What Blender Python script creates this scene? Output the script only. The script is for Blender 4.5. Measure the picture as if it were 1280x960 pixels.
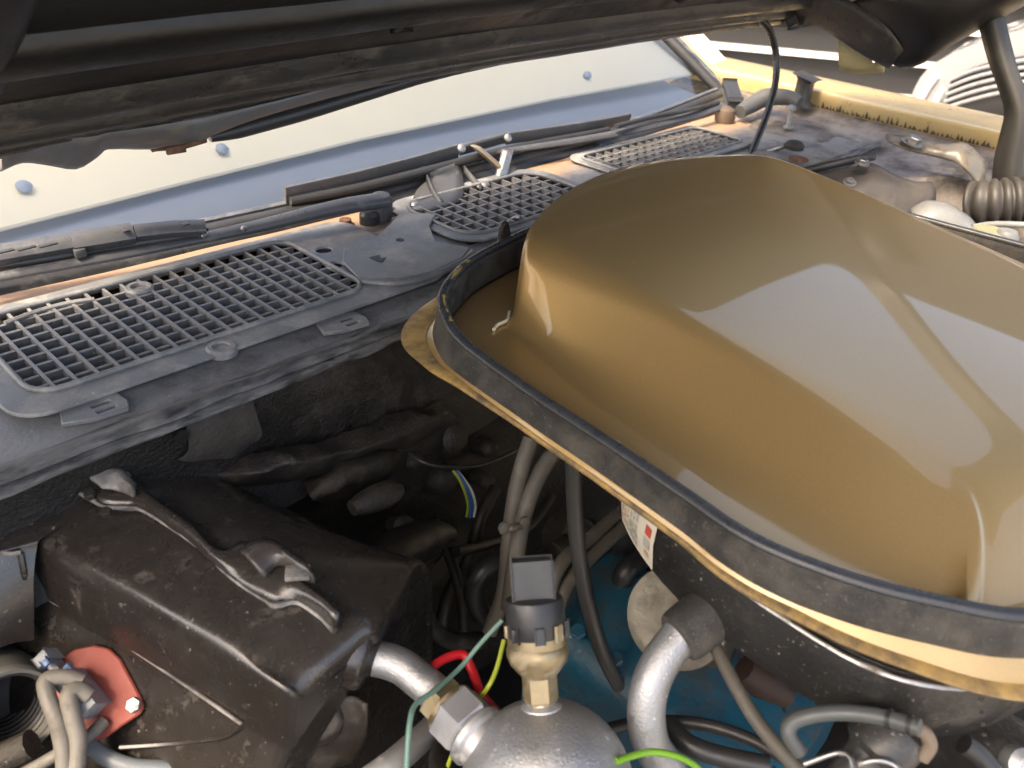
import bpy, bmesh, math, random
from mathutils import Vector, Matrix, noise
random.seed(7)
for o in list(bpy.data.objects): bpy.data.objects.remove(o)
scene = bpy.context.scene
C = scene.collection
rad = math.radians

# ------------------------------------------------------------------ camera
# x across the car towards the driver side, y rearwards, z up (0 = cowl panel)
F = 1020.0
H = 0.36
R = Matrix(((0.68797604, -0.33996355, 0.64118152),
            (-0.72210295, -0.40892481, 0.55798551),
            (0.0725003, -0.84687973, -0.52681916)))
cam = bpy.data.cameras.new('camera'); camo = bpy.data.objects.new('camera', cam); C.objects.link(camo)
cam.sensor_width = 36; cam.lens = F / 1280 * 36; cam.clip_start = 0.02; cam.clip_end = 500
r_, d_, f_ = R.col[0], R.col[1], R.col[2]
camo.matrix_world = Matrix(((r_.x, -d_.x, -f_.x, 0), (r_.y, -d_.y, -f_.y, 0), (r_.z, -d_.z, -f_.z, H), (0, 0, 0, 1)))
cam.dof.use_dof = True; cam.dof.focus_distance = 0.78; cam.dof.aperture_fstop = 9.0
scene.camera = camo

# ------------------------------------------------------------------ sky, sun, exposure
SUN_EL, SUN_AZ = rad(56), rad(272)          # azimuth measured from +y (rear) towards +x (driver side)
w = bpy.data.worlds.new('World'); scene.world = w; w.use_nodes = True
nt = w.node_tree; bg = nt.nodes['Background']
sky = nt.nodes.new('ShaderNodeTexSky'); sky.sky_type = 'NISHITA'; sky.sun_disc = False
sky.sun_elevation = SUN_EL; sky.sun_rotation = SUN_AZ
sky.air_density = .8; sky.dust_density = 4.5; sky.ozone_density = .7
nt.links.new(sky.outputs[0], bg.inputs[0]); bg.inputs[1].default_value = 0.13
sl = bpy.data.lights.new('sun', 'SUN'); so = bpy.data.objects.new('sun', sl); C.objects.link(so)
sl.energy = 1.2; sl.angle = rad(12); sl.color = (1, .93, .82)
sd = Vector((math.sin(SUN_AZ) * math.cos(SUN_EL), math.cos(SUN_AZ) * math.cos(SUN_EL), math.sin(SUN_EL)))
so.rotation_euler = sd.to_track_quat('Z', 'Y').to_euler(); so.location = sd * 20
scene.view_settings.view_transform = 'Standard'; scene.view_settings.look = 'None'
scene.view_settings.gamma = 1; scene.view_settings.use_curve_mapping = False
scene.view_settings.exposure = 2.5
scene.view_settings.use_white_balance = True; scene.view_settings.white_balance_temperature = 7600; scene.view_settings.white_balance_tint = 10
scene.render.engine = 'CYCLES'
scene.cycles.max_bounces = 10; scene.cycles.transparent_max_bounces = 12

# ------------------------------------------------------------------ helpers
CAM = Vector((0, 0, H))
def ray(px, py): return R @ Vector((px - 640, py - 480, F))
def W(px, py, z=None, y=None, x=None):
    """photo pixel -> point on the horizontal plane z, the crosswise plane y or the lengthwise plane x"""
    d = ray(px, py)
    t = (z - H) / d.z if z is not None else y / d.y if y is not None else x / d.x
    return CAM + d * t
ORG = {}
def thing(name, label, cat, loc, group=None):
    o = bpy.data.objects.new(name, None); C.objects.link(o); o.location = loc
    o.empty_display_size = .03
    ORG[o] = Vector(loc); o['label'] = label; o['category'] = cat
    if group: o['group'] = group
    return o
def tag(o, label, cat, group=None):
    o['label'] = label; o['category'] = cat
    if group: o['group'] = group
    return o
def struct(o): o['kind'] = 'structure'; return o
def mesh(name, verts, faces, mat, parent=None, smooth=40, origin=None):
    verts = [Vector(v) for v in verts]
    c = Vector(origin) if origin is not None else sum(verts, Vector()) / len(verts)
    me = bpy.data.meshes.new(name)
    me.from_pydata([v - c for v in verts], [], faces)
    bm = bmesh.new(); bm.from_mesh(me)
    bmesh.ops.recalc_face_normals(bm, faces=bm.faces); bm.to_mesh(me); bm.free()
    return link(name, me, c, mat, parent, smooth)
def link(name, me, c, mat, parent=None, smooth=40):
    if smooth:
        me.shade_smooth()
        if smooth < 180: me.set_sharp_from_angle(angle=rad(smooth))
    o = bpy.data.objects.new(name, me); C.objects.link(o)
    if mat: me.materials.append(mat)
    ORG[o] = Vector(c)
    if parent: o.parent = parent; o.location = Vector(c) - ORG[parent]
    else: o.location = c
    return o
def from_bm(name, bm, mat, parent=None, smooth=40):
    bm.verts.ensure_lookup_table()
    c = sum((v.co for v in bm.verts), Vector()) / len(bm.verts)
    bmesh.ops.translate(bm, vec=-c, verts=bm.verts)
    me = bpy.data.meshes.new(name); bm.to_mesh(me); bm.free()
    return link(name, me, c, mat, parent, smooth)
def crom(pts, n):
    """Catmull-Rom through pts, n segments per span"""
    pts = [Vector(p) for p in pts]
    if n <= 1 or len(pts) < 3 and n <= 1: return pts
    out = []
    for i in range(len(pts) - 1):
        p0 = pts[i - 1] if i else pts[0] * 2 - pts[1]
        p1, p2 = pts[i], pts[i + 1]
        p3 = pts[i + 2] if i + 2 < len(pts) else p2 * 2 - p1
        for k in range(n):
            t = k / n
            out.append(.5 * ((2 * p1) + (p2 - p0) * t + (2 * p0 - 5 * p1 + 4 * p2 - p3) * t * t + (3 * p1 - p0 - 3 * p2 + p3) * t ** 3))
    out.append(pts[-1]); return out
def frames(pts):
    T = []
    for i in range(len(pts)):
        a = pts[max(i - 1, 0)]; b = pts[min(i + 1, len(pts) - 1)]
        T.append((b - a).normalized())
    n = T[0].orthogonal().normalized(); N = []
    for i, t in enumerate(T):
        if i:
            n = (n - t * n.dot(t))
            n = n.normalized() if n.length > 1e-6 else t.orthogonal().normalized()
        N.append(n)
    return T, N
def tube(name, pts, r, mat, parent=None, seg=12, n=6, flat=1.0, up=None, smooth=50, corr=None):
    """swept pipe; r a number or one radius per control point; corr=(pitch, depth) corrugates it"""
    ctrl = [Vector(p) for p in pts]
    if isinstance(r, (int, float)): r = [r] * len(ctrl)
    P = crom(ctrl, n)
    m = max(len(P) - 1, 1); k = len(ctrl) - 1
    rr = []
    for i in range(len(P)):
        u = i / m * k; a = min(int(u), k - 1); rr.append(r[a] + (r[a + 1] - r[a]) * (u - a))
    if corr:
        pitch, dep = corr
        L = [0]
        for a, b in zip(P, P[1:]): L.append(L[-1] + (b - a).length)
        Q, q = [], []; N_ = int(L[-1] / pitch * 6); j = 0
        for i in range(N_ + 1):
            s = L[-1] * i / N_
            while j < len(L) - 2 and L[j + 1] < s: j += 1
            t = (s - L[j]) / max(L[j + 1] - L[j], 1e-9)
            Q.append(P[j].lerp(P[j + 1], t)); q.append(rr[j] + (rr[j + 1] - rr[j]) * t + dep * (0, .8, 1, 1, .8, 0)[i % 6] - dep)
        P, rr = Q, q
    T, N = frames(P)
    if up is not None:
        N = [(Vector(up) - t * t.dot(Vector(up))).normalized() for t in T]
    V, Fc = [], []
    for p, t, nn, rad_ in zip(P, T, N, rr):
        b = t.cross(nn)
        for s in range(seg):
            a = 2 * math.pi * s / seg
            V.append(p + nn * math.cos(a) * rad_ * flat + b * math.sin(a) * rad_)
    for i in range(len(P) - 1):
        for s in range(seg):
            s2 = (s + 1) % seg
            Fc.append((i * seg + s, i * seg + s2, (i + 1) * seg + s2, (i + 1) * seg + s))
    Fc.append(tuple(range(seg))); Fc.append(tuple(range((len(P) - 1) * seg, len(P) * seg)))
    return mesh(name, V, Fc, mat, parent, smooth)
def loft(name, rows, mat, parent=None, sub=(1, 1), closed=False, thick=0, smooth=40, jitter=0, jscale=30, cap=False):
    rows = [crom(r, sub[1]) for r in rows]
    if sub[0] > 1:
        cols = [crom([r[j] for r in rows], sub[0]) for j in range(len(rows[0]))]
        rows = [[c[i] for c in cols] for i in range(len(cols[0]))]
    m = len(rows[0]); V = [v for r in rows for v in r]
    if jitter: V = [v + noise.noise_vector(v * jscale) * jitter for v in V]
    Fc = []
    for i in range(len(rows) - 1):
        for j in range(m if closed else m - 1):
            j2 = (j + 1) % m
            Fc.append((i * m + j, i * m + j2, (i + 1) * m + j2, (i + 1) * m + j))
    if cap:
        Fc.append(tuple(range(m))); Fc.append(tuple(range((len(rows) - 1) * m, len(rows) * m)))
    o = mesh(name, V, Fc, mat, parent, smooth)
    if thick:
        md = o.modifiers.new('Solidify', 'SOLIDIFY'); md.thickness = thick; md.offset = 0
    return o
def basis(axis, hint=None):
    a = Vector(axis).normalized()
    u = (Vector(hint) - a * a.dot(Vector(hint))).normalized() if hint is not None else a.orthogonal().normalized()
    return u, a.cross(u), a
def lathe(name, base, axis, prof, mat, parent=None, seg=24, hint=None, smooth=35, rot=0, caps=True):
    """prof = (radius, height) pairs turned about axis"""
    u, v, a = basis(axis, hint); base = Vector(base); V, Fc = [], []
    for r, h in prof:
        for s in range(seg):
            t = 2 * math.pi * s / seg + rot
            V.append(base + a * h + (u * math.cos(t) + v * math.sin(t)) * max(r, 1e-5))
    for i in range(len(prof) - 1):
        for s in range(seg):
            s2 = (s + 1) % seg
            Fc.append((i * seg + s, i * seg + s2, (i + 1) * seg + s2, (i + 1) * seg + s))
    if caps: Fc.append(tuple(range(seg))); Fc.append(tuple(range((len(prof) - 1) * seg, len(prof) * seg)))
    return mesh(name, V, Fc, mat, parent, smooth)
def hexnut(name, base, axis, r, h, mat, parent=None, rot=0):
    return lathe(name, base, axis, [(r * .9, 0), (r, h * .12), (r, h * .88), (r * .9, h)], mat, parent, 6, smooth=20, rot=rot)
def box(name, c, ax, size, mat, parent=None, bev=.0015, seg=2):
    """box at c with axes ax=(u,v,w) and full sizes"""
    u, v, w_ = [Vector(a).normalized() for a in ax]
    bm = bmesh.new(); bmesh.ops.create_cube(bm, size=1)
    M = Matrix((u, v, w_)).transposed()
    for q in bm.verts:
        q.co = M @ Vector((q.co.x * size[0], q.co.y * size[1], q.co.z * size[2]))
    if bev:
        bmesh.ops.bevel(bm, geom=bm.edges[:], offset=min(bev, min(size) * .45), segments=seg, affect='EDGES', profile=.5)
    bmesh.ops.recalc_face_normals(bm, faces=bm.faces)
    bmesh.ops.translate(bm, vec=Vector(c), verts=bm.verts)
    return from_bm(name, bm, mat, parent, 40)
def beam(name, a, b, wdt, hgt, mat, parent=None, up=(0, 0, 1), bev=.0012):
    a, b = Vector(a), Vector(b); t = (b - a).normalized()
    s = t.cross(Vector(up)).normalized(); n_ = s.cross(t)
    return box(name, (a + b) / 2, (t, s, n_), ((b - a).length, wdt, hgt), mat, parent, bev)
def prism(name, pts, nrm, thick, mat, parent=None, bev=.0008, holes=(), smooth=35):
    """flat plate with outline pts, extruded along nrm by thick; holes = list of outlines"""
    nrm = Vector(nrm).normalized(); bm = bmesh.new()
    loops = [[Vector(p) for p in pts]] + [[Vector(p) for p in h] for h in holes]
    if not holes:
        f = bm.faces.new([bm.verts.new(p) for p in loops[0]])
    else:
        ed = []
        for lp in loops:
            vs = [bm.verts.new(p) for p in lp]
            ed += [bm.edges.new((vs[i], vs[(i + 1) % len(vs)])) for i in range(len(vs))]
        bmesh.ops.triangle_fill(bm, use_beauty=True, use_dissolve=False, edges=ed, normal=nrm)
    g = bmesh.ops.extrude_face_region(bm, geom=bm.faces[:])
    bmesh.ops.translate(bm, vec=nrm * thick, verts=[e for e in g['geom'] if isinstance(e, bmesh.types.BMVert)])
    bmesh.ops.recalc_face_normals(bm, faces=bm.faces)
    if bev:
        es = [e for e in bm.edges if len(e.link_faces) == 2 and e.calc_face_angle() > .8]
        bmesh.ops.bevel(bm, geom=es, offset=bev, segments=1, affect='EDGES')
    return from_bm(name, bm, mat, parent, smooth)
def circ(c, r, u, v, n=16, sx=1, sy=1):
    c = Vector(c); u, v = Vector(u), Vector(v)
    return [c + u * math.cos(2 * math.pi * i / n) * r * sx + v * math.sin(2 * math.pi * i / n) * r * sy for i in range(n)]
XU, YU, ZU = Vector((1, 0, 0)), Vector((0, 1, 0)), Vector((0, 0, 1))
def bolt(parent, c, axis, r, mat, name='bolt', h=None, washer=True):
    h = h or r * .9
    o = hexnut(name, c, axis, r, h, mat, parent)
    if washer: lathe('washer', Vector(c) - Vector(axis).normalized() * .0008, axis, [(r * 1.6, 0), (r * 1.6, .0015), (r * .9, .002)], mat, o if parent is None or parent.parent is None else parent, 16)
    return o

# ------------------------------------------------------------------ materials
MATS = {}
def mat(name, col, rough=.5, metal=0, col2=None, scale=20, amt=.5, dirt=None, dscale=8, damt=.5, bump=0, bscale=120,
        coat=0, coatr=.05, spec=.5, rvar=.1, speck=None, sscale=420, samt=.5, topdust=None, tamt=.6, streak=None, detail=8):
    if name in MATS: return MATS[name]
    m = bpy.data.materials.new(name); m.use_nodes = True; t = m.node_tree; L = t.links
    b = t.nodes['Principled BSDF']
    tc = t.nodes.new('ShaderNodeNewGeometry')
    pos = tc.outputs['Position']
    if streak:
        mp = t.nodes.new('ShaderNodeVectorMath'); mp.operation = 'MULTIPLY'; mp.inputs[1].default_value = streak
        L.new(pos, mp.inputs[0]); pos = mp.outputs[0]
    def noise_(sc, det=detail, ro=.6):
        n = t.nodes.new('ShaderNodeTexNoise'); n.inputs['Scale'].default_value = sc
        n.inputs['Detail'].default_value = det; n.inputs['Roughness'].default_value = ro
        L.new(pos, n.inputs['Vector']); return n.outputs['Fac']
    def ramp(fac, a, c):
        r = t.nodes.new('ShaderNodeMapRange'); r.inputs[1].default_value = a; r.inputs[2].default_value = c
        L.new(fac, r.inputs[0]); return r.outputs[0]
    def mixc(fac, A, B):
        x = t.nodes.new('ShaderNodeMix'); x.data_type = 'RGBA'
        L.new(fac, x.inputs[0])
        for s, q in ((x.inputs[6], A), (x.inputs[7], B)):
            if isinstance(q, tuple): s.default_value = (*q, 1)
            else: L.new(q, s)
        return x.outputs[2]
    c = col if col2 is None else mixc(ramp(noise_(scale), .5 - amt / 2, .5 + amt / 2), col, col2)
    rf = rough
    dfac = None
    if dirt:
        dfac = ramp(noise_(dscale, 12, .72), .62 - damt * .32, .74 - damt * .16)
        c = mixc(dfac, c, dirt)
    if speck:
        c = mixc(ramp(noise_(sscale, 3, .5), .74 - samt * .16, .80 - samt * .16), c, speck)
        c = mixc(ramp(noise_(sscale * .31, 2, .5), .78 - samt * .14, .83 - samt * .14), c, speck)
    if topdust:
        sx = t.nodes.new('ShaderNodeSeparateXYZ'); L.new(tc.outputs['Normal'], sx.inputs[0])
        mul = t.nodes.new('ShaderNodeMath'); mul.operation = 'MULTIPLY'
        L.new(ramp(sx.outputs[2], .25, 1.0), mul.inputs[0])
        mu2 = t.nodes.new('ShaderNodeMath'); mu2.operation = 'MULTIPLY'; mu2.inputs[1].default_value = tamt
        L.new(ramp(noise_(dscale * 3, 8, .7), .3, .7), mul.inputs[1]); L.new(mul.outputs[0], mu2.inputs[0])
        c = mixc(mu2.outputs[0], c, topdust)
    if isinstance(c, tuple): b.inputs['Base Color'].default_value = (*c, 1)
    else: L.new(c, b.inputs['Base Color'])
    rn = t.nodes.new('ShaderNodeMapRange'); rn.inputs[3].default_value = max(rough - rvar, .02); rn.inputs[4].default_value = min(rough + rvar, 1)
    L.new(ramp(noise_(scale * 1.7), .3, .7), rn.inputs[0])
    if dfac is not None:
        mm = t.nodes.new('ShaderNodeMix'); L.new(dfac, mm.inputs[0]); L.new(rn.outputs[0], mm.inputs[2]); mm.inputs[3].default_value = .85
        L.new(mm.outputs[0], b.inputs['Roughness'])
        if metal:
            m2 = t.nodes.new('ShaderNodeMix'); L.new(dfac, m2.inputs[0]); m2.inputs[2].default_value = metal; m2.inputs[3].default_value = .1
            L.new(m2.outputs[0], b.inputs['Metallic'])
    else:
        L.new(rn.outputs[0], b.inputs['Roughness'])
        b.inputs['Metallic'].default_value = metal
    b.inputs['Specular IOR Level'].default_value = spec
    b.inputs['Coat Weight'].default_value = coat; b.inputs['Coat Roughness'].default_value = coatr
    if bump:
        bp = t.nodes.new('ShaderNodeBump'); bp.inputs['Strength'].default_value = bump; bp.inputs['Distance'].default_value = .002
        L.new(noise_(bscale, 6, .65), bp.inputs['Height']); L.new(bp.outputs[0], b.inputs['Normal'])
    MATS[name] = m; return m
GOLD = mat('gold metallic paint', (.50, .326, .134), .42, .6, (.43, .276, .108), 900, .6, coat=1, coatr=.04, rvar=.03, detail=2, speck=(.5, .42, .28), sscale=260, samt=-.1)
GOLDW = mat('worn gold paint', (.58, .37, .12), .42, .15, (.48, .30, .10), 40, .6, dirt=(.12, .085, .05), dscale=26, damt=.75, coat=.4, coatr=.15)
GOLDF = mat('gold fender paint', (.62, .46, .22), .35, .2, (.52, .38, .17), 30, .6, coat=.8, coatr=.1)
RUBBER = mat('weathered rubber', (.022, .0215, .020), .62, 0, (.036, .034, .031), 60, .6, dirt=(.085, .077, .064), dscale=30, damt=.55, bump=.5, bscale=900, speck=(.12, .11, .095), sscale=700, samt=.6)
RUBN = mat('black rubber', (.02, .02, .02), .42, 0, (.03, .03, .03), 50, .5, bump=.1, bscale=300)
BEAD = mat('shiny rubber bead', (.03, .034, .04), .3, 0, (.05, .052, .056), 60, .6, bump=.1, bscale=200)
PLAST = mat('faded grey plastic', (.165, .168, .17), .42, 0, (.12, .122, .125), 30, .6, dirt=(.30, .29, .27), dscale=22, damt=.4, bump=.2, bscale=400, speck=(.36, .34, .31), samt=.4)
PLASTD = mat('grille bar plastic', (.17, .172, .175), .4, 0, (.12, .12, .12), 40, .6, dirt=(.26, .24, .22), dscale=60, damt=.4, speck=(.33, .31, .28), samt=.5)
WIPER = mat('satin wiper paint', (.055, .057, .062), .34, .1, (.075, .076, .08), 50, .6, dirt=(.13, .13, .13), dscale=40, damt=.25, bump=.06, bscale=300)
WBLK = mat('black wiper plastic', (.02, .02, .022), .35, 0, (.035, .035, .035), 60, .5)
COWL = None
FIREW = mat('tarred firewall', (.006, .0055, .005), .42, 0, (.012, .0105, .009), 30, .6, dirt=(.055, .047, .038), dscale=9, damt=.36, bump=1.0, bscale=260, speck=(.08, .07, .055), samt=.4)
TAR = mat('flaky sealer', (.018, .0175, .017), .4, 0, (.13, .127, .122), 80, .25, dirt=(.20, .19, .18), dscale=50, damt=.3, bump=.8, bscale=160, streak=(.35, 1, 1))
HBOX = mat('brown black fibreglass', (.021, .017, .0145), .27, 0, (.03, .025, .021), 25, .6, dirt=(.12, .10, .08), dscale=45, damt=.12, bump=.16, bscale=220, coat=.6, coatr=.22, topdust=(.08, .07, .06), tamt=.25, speck=(.24, .21, .17), samt=.3)
HEDGE = mat('chipped fibreglass edge', (.10, .09, .08), .45, 0, (.34, .32, .29), 35, .4, dirt=(.04, .033, .028), dscale=25, damt=.5, bump=.5, bscale=150)
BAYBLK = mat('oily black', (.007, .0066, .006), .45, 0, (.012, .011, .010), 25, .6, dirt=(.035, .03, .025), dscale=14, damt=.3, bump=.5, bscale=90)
GREY = mat('greasy grey metal', (.03, .027, .023), .55, .1, (.018, .016, .014), 25, .6, dirt=(.055, .046, .035), dscale=24, damt=.45, bump=.9, bscale=200, speck=(.12, .105, .085), samt=.5)
HOODU = mat('hood underside black', (.006, .0056, .005), .42, 0, (.010, .009, .008), 14, .6, dirt=(.03, .026, .021), dscale=10, damt=.2, bump=.25, bscale=160)
HOODR = mat('hood rib paint', (.045, .042, .038), .33, 0, (.02, .0185, .017), 30, .6, dirt=(.10, .085, .065), dscale=35, damt=.3, bump=.35, bscale=200, streak=(.5, 1, 1))
PANM = mat('black air cleaner enamel', (.012, .012, .012), .4, 0, (.024, .023, .022), 30, .6, dirt=(.09, .08, .066), dscale=7, damt=.28, bump=.35, bscale=260, speck=(.2, .18, .15), samt=.45)
ALU = mat('brushed aluminium', (.46, .465, .47), .46, .85, (.38, .385, .39), 30, .6, rvar=.12, dirt=(.3, .29, .26), dscale=18, damt=.12, bump=.4, bscale=450, speck=(.75, .75, .75), sscale=500, samt=.5)
ALUD = mat('dull aluminium', (.52, .53, .54), .48, .8, (.5, .5, .5), 40, .5, dirt=(.38, .36, .32), dscale=60, damt=.15, bump=.15, bscale=300)
BRASS = mat('brass', (.36, .27, .14), .42, .85, (.3, .25, .17), 40, .6, dirt=(.3, .26, .18), dscale=60, damt=.4, bump=.15, bscale=300)
STEEL = mat('zinc steel', (.42, .42, .42), .4, 1, (.3, .29, .27), 50, .6, dirt=(.12, .08, .05), dscale=60, damt=.35)
RUST = mat('rusty steel', (.14, .06, .03), .75, .2, (.07, .035, .02), 60, .6, dirt=(.22, .11, .06), dscale=70, damt=.5, bump=.6, bscale=300)
TEAL = mat('teal engine enamel', (.014, .105, .165), .38, 0, (.010, .075, .12), 14, .6, dirt=(.05, .05, .045), dscale=22, damt=.5, bump=.4, bscale=120, coat=.3, coatr=.2, speck=(.02, .02, .02), samt=.5)
REDP = mat('red plate', (.30, .055, .035), .55, 0, (.23, .042, .03), 30, .7, dirt=(.22, .06, .04), dscale=30, damt=.3, bump=.15, bscale=350)
REDW = mat('red wire', (.5, .012, .02), .4)
GREENW = mat('green wire', (.11, .2, .16), .5)
YGW = mat('yellow green wire', (.28, .33, .03), .45)
LIMEW = mat('lime wire', (.13, .30, .02), .45)
BLUEW = mat('blue wire', (.03, .11, .34), .45)
WHITEW = mat('white wire', (.7, .68, .62), .5)
TANH = mat('tan grey hose', (.09, .08, .062), .6, 0, (.068, .06, .047), 30, .6, dirt=(.15, .13, .1), dscale=40, damt=.3, bump=.15, bscale=300)
CREAMP = mat('dusty cream wire loom', (.19, .17, .14), .6, 0, (.12, .11, .095), 30, .6, dirt=(.1, .09, .075), dscale=50, damt=.4, bump=.3, bscale=200)
GREYC = mat('grey connector', (.26, .27, .28), .5, 0, (.2, .2, .2), 40, .6, dirt=(.12, .11, .1), dscale=60, damt=.35)
TANM = mat('zinc chromate metal', (.22, .2, .15), .45, .5, (.14, .125, .095), 18, .6, dirt=(.12, .10, .075), dscale=25, damt=.5, bump=.35, bscale=150)
STICK = mat('sticker paper', (.72, .68, .56), .45, 0, (.66, .6, .48), 30, .6)
INKR = mat('orange ink', (.60, .36, .24), .5)
INKG = mat('grey ink', (.42, .39, .33), .5)
SHADE = mat('cream sunshade board', (.90, .85, .70), .7, 0, (.86, .82, .68), 5, .6)
DASH = mat('dash pad sky reflection blue', (.32, .37, .46), .6, 0, (.28, .33, .42), 4, .7)  # dash colour carries the sky's blue reflection in the windshield
WHITEP = mat('white reservoir plastic', (.22, .225, .22), .4, 0, (.17, .17, .165), 20, .6, dirt=(.16, .15, .13), dscale=30, damt=.5)
YELP = mat('yellowed plastic', (.3, .29, .17), .4, 0, (.24, .23, .14), 40, .6)
TANFOAM = mat('yellowed foam', (.42, .36, .19), .85, 0, (.32, .27, .14), 40, .6, bump=.5, bscale=200)
INNERF = mat('primer grey inner fender', (.27, .225, .19), .42, .1, (.17, .155, .145), 9, .5, dirt=(.045, .037, .03), dscale=13, damt=.62, bump=.3, bscale=120)
HOSEB = mat('brown black duct hose', (.018, .016, .014), .55, 0, (.04, .035, .03), 30, .6, topdust=(.1, .085, .07), tamt=.5)
WALLW = mat('white painted metal', (.6, .6, .6), .5)
WALLD = mat('charcoal wall panel', (.013, .0125, .012), .7, 0, (.017, .016, .015), 3, .6)
CARW = mat('silver white car paint', (.24, .24, .245), .3, .1, coat=.8, coatr=.05)
CARG = mat('dark car grille', (.02, .021, .023), .4)
GRND = mat('sunlit concrete', (.33, .30, .26), .9, 0, (.27, .25, .22), 2, .6, bump=.3, bscale=40)

def cowl_mat():
    """grey dusty paint with bare copper primer towards the windshield"""
    m = mat('cowl paint', (.22, .218, .214), .42, .1, (.14, .14, .142), 9, .5, dirt=(.06, .056, .052), dscale=14, damt=.34, bump=.4, bscale=220, speck=(.33, .31, .28), samt=.45)
    t = m.node_tree; L = t.links; b = t.nodes['Principled BSDF']
    src = b.inputs['Base Color'].links[0].from_socket
    g = t.nodes.new('ShaderNodeNewGeometry'); s = t.nodes.new('ShaderNodeSeparateXYZ'); L.new(g.outputs['Position'], s.inputs[0])
    n = t.nodes.new('ShaderNodeTexNoise'); n.inputs['Scale'].default_value = 9; n.inputs['Detail'].default_value = 8
    L.new(g.outputs['Position'], n.inputs['Vector'])
    a = t.nodes.new('ShaderNodeMath'); a.operation = 'MULTIPLY_ADD'; a.inputs[1].default_value = .12
    L.new(n.outputs['Fac'], a.inputs[0]); L.new(s.outputs[1], a.inputs[2])
    r = t.nodes.new('ShaderNodeMapRange'); r.inputs[1].default_value = .755; r.inputs[2].default_value = .80
    L.new(a.outputs[0], r.inputs[0])
    x = t.nodes.new('ShaderNodeMix'); x.data_type = 'RGBA'; L.new(r.outputs[0], x.inputs[0]); L.new(src, x.inputs[6])
    n2 = t.nodes.new('ShaderNodeTexNoise'); n2.inputs['Scale'].default_value = 16; n2.inputs['Detail'].default_value = 6
    L.new(g.outputs['Position'], n2.inputs['Vector'])
    y = t.nodes.new('ShaderNodeMix'); y.data_type = 'RGBA'; L.new(n2.outputs['Fac'], y.inputs[0])
    y.inputs[6].default_value = (.40, .235, .14, 1); y.inputs[7].default_value = (.30, .21, .145, 1)
    L.new(y.outputs[2], x.inputs[7]); L.new(x.outputs[2], b.inputs['Base Color'])
    return m
COWL = cowl_mat()
def glass_mat():
    m = bpy.data.materials.new('windshield glass'); m.use_nodes = True; t = m.node_tree; L = t.links
    t.nodes.remove(t.nodes['Principled BSDF']); out = t.nodes['Material Output']
    fr = t.nodes.new('ShaderNodeFresnel'); fr.inputs[0].default_value = 1.65
    tr = t.nodes.new('ShaderNodeBsdfTransparent'); tr.inputs[0].default_value = (.94, .95, .93, 1)
    gl = t.nodes.new('ShaderNodeBsdfGlossy'); gl.inputs['Roughness'].default_value = .01
    mx = t.nodes.new('ShaderNodeMixShader')
    L.new(fr.outputs[0], mx.inputs[0]); L.new(tr.outputs[0], mx.inputs[1]); L.new(gl.outputs[0], mx.inputs[2])
    L.new(mx.outputs[0], out.inputs[0]); return m
GLASS = glass_mat()

# ================================================================== the setting
GZ = -.93
struct(mesh('ground', [(-60, -60, GZ), (60, -60, GZ), (60, 60, GZ), (-60, 60, GZ)], [(0, 1, 2, 3)], GRND, smooth=0))

# slatted charcoal wall beyond the fender
wall = thing('slatted_wall', 'dark wall panel with white horizontal rails standing beyond the gold fender', 'wall', (6.0, 2.75, GZ))
wd = Vector((.62, -.785, 0)).normalized(); wn = Vector((-.785, -.62, 0)).normalized()
wc = Vector((6.0, 2.75, 0))
box('wall_panel', wc + ZU * 1.05 - wn * .06, (wd, wn, ZU), (16, .08, 3.96), WALLD, wall, 0)
for i in range(11):
    box('rail', wc + ZU * (-.80 + i * .235), (wd, wn, ZU), (7, .05, .036), WALLW, wall, .004)

# silver car parked beyond: front corner with fender, headlamp post and mesh grille
pc = thing('parked_car', 'silver white car with dark mesh grille parked beyond the gold fender', 'car', (4.6, 1.2, GZ))
def q(px, py, x): return W(px, py, x=x)
KX = 4.4
def rowz(pts, x): return [q(a, b, x + c) for a, b, c in pts]
loft('body', [rowz([(1148, 128, .0), (1178, 78, 0), (1225, 48, 0), (1300, 20, 0), (1420, -10, 0)], KX + .5),
              rowz([(1138, 135, .0), (1163, 92, 0), (1215, 62, 0), (1300, 36, 0), (1420, 6, 0)], KX),
              rowz([(1136, 150, .0), (1160, 112, 0), (1215, 85, 0), (1300, 62, 0), (1420, 36, 0)], KX - .06),
              rowz([(1136, 330, .0), (1160, 330, 0), (1215, 330, 0), (1300, 330, 0), (1420, 330, 0)], KX)], CARW, pc, (3, 4), thick=.02, smooth=60)
loft('grille_surround', [rowz([(1190, 98, 0), (1218, 84, 0), (1255, 74, 0), (1320, 64, 0)], KX - .10),
                         rowz([(1178, 150, 0), (1210, 150, 0), (1255, 150, 0), (1320, 150, 0)], KX - .10)], CARG, pc, (2, 3), thick=.02)
for i in range(5):
    tube('grille_bar', rowz([(1188 - i * 2.5, 100 + i * 9, 0), (1216, 88 + i * 9, 0), (1255, 79 + i * 9, 0), (1320, 70 + i * 9, 0)], KX - .125), .008, GREYC, pc, 6, 3)
tube('trim', rowz([(1146, 132, 0), (1160, 108, 0), (1170, 95, 0)], KX - .08), .02, WALLW, pc, 8, 3)
tube('headlamp_post', rowz([(1160, 150, 0), (1172, 122, 0), (1180, 110, 0)], KX - .12), .016, WALLW, pc, 8, 3)

# ================================================================== car body
body = thing('car_body', 'dirty engine bay body shell with grey cowl, tarred firewall and gold fender', 'car body', (.68, .52, GZ))
XL, XR = -.30, 1.60
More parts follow.
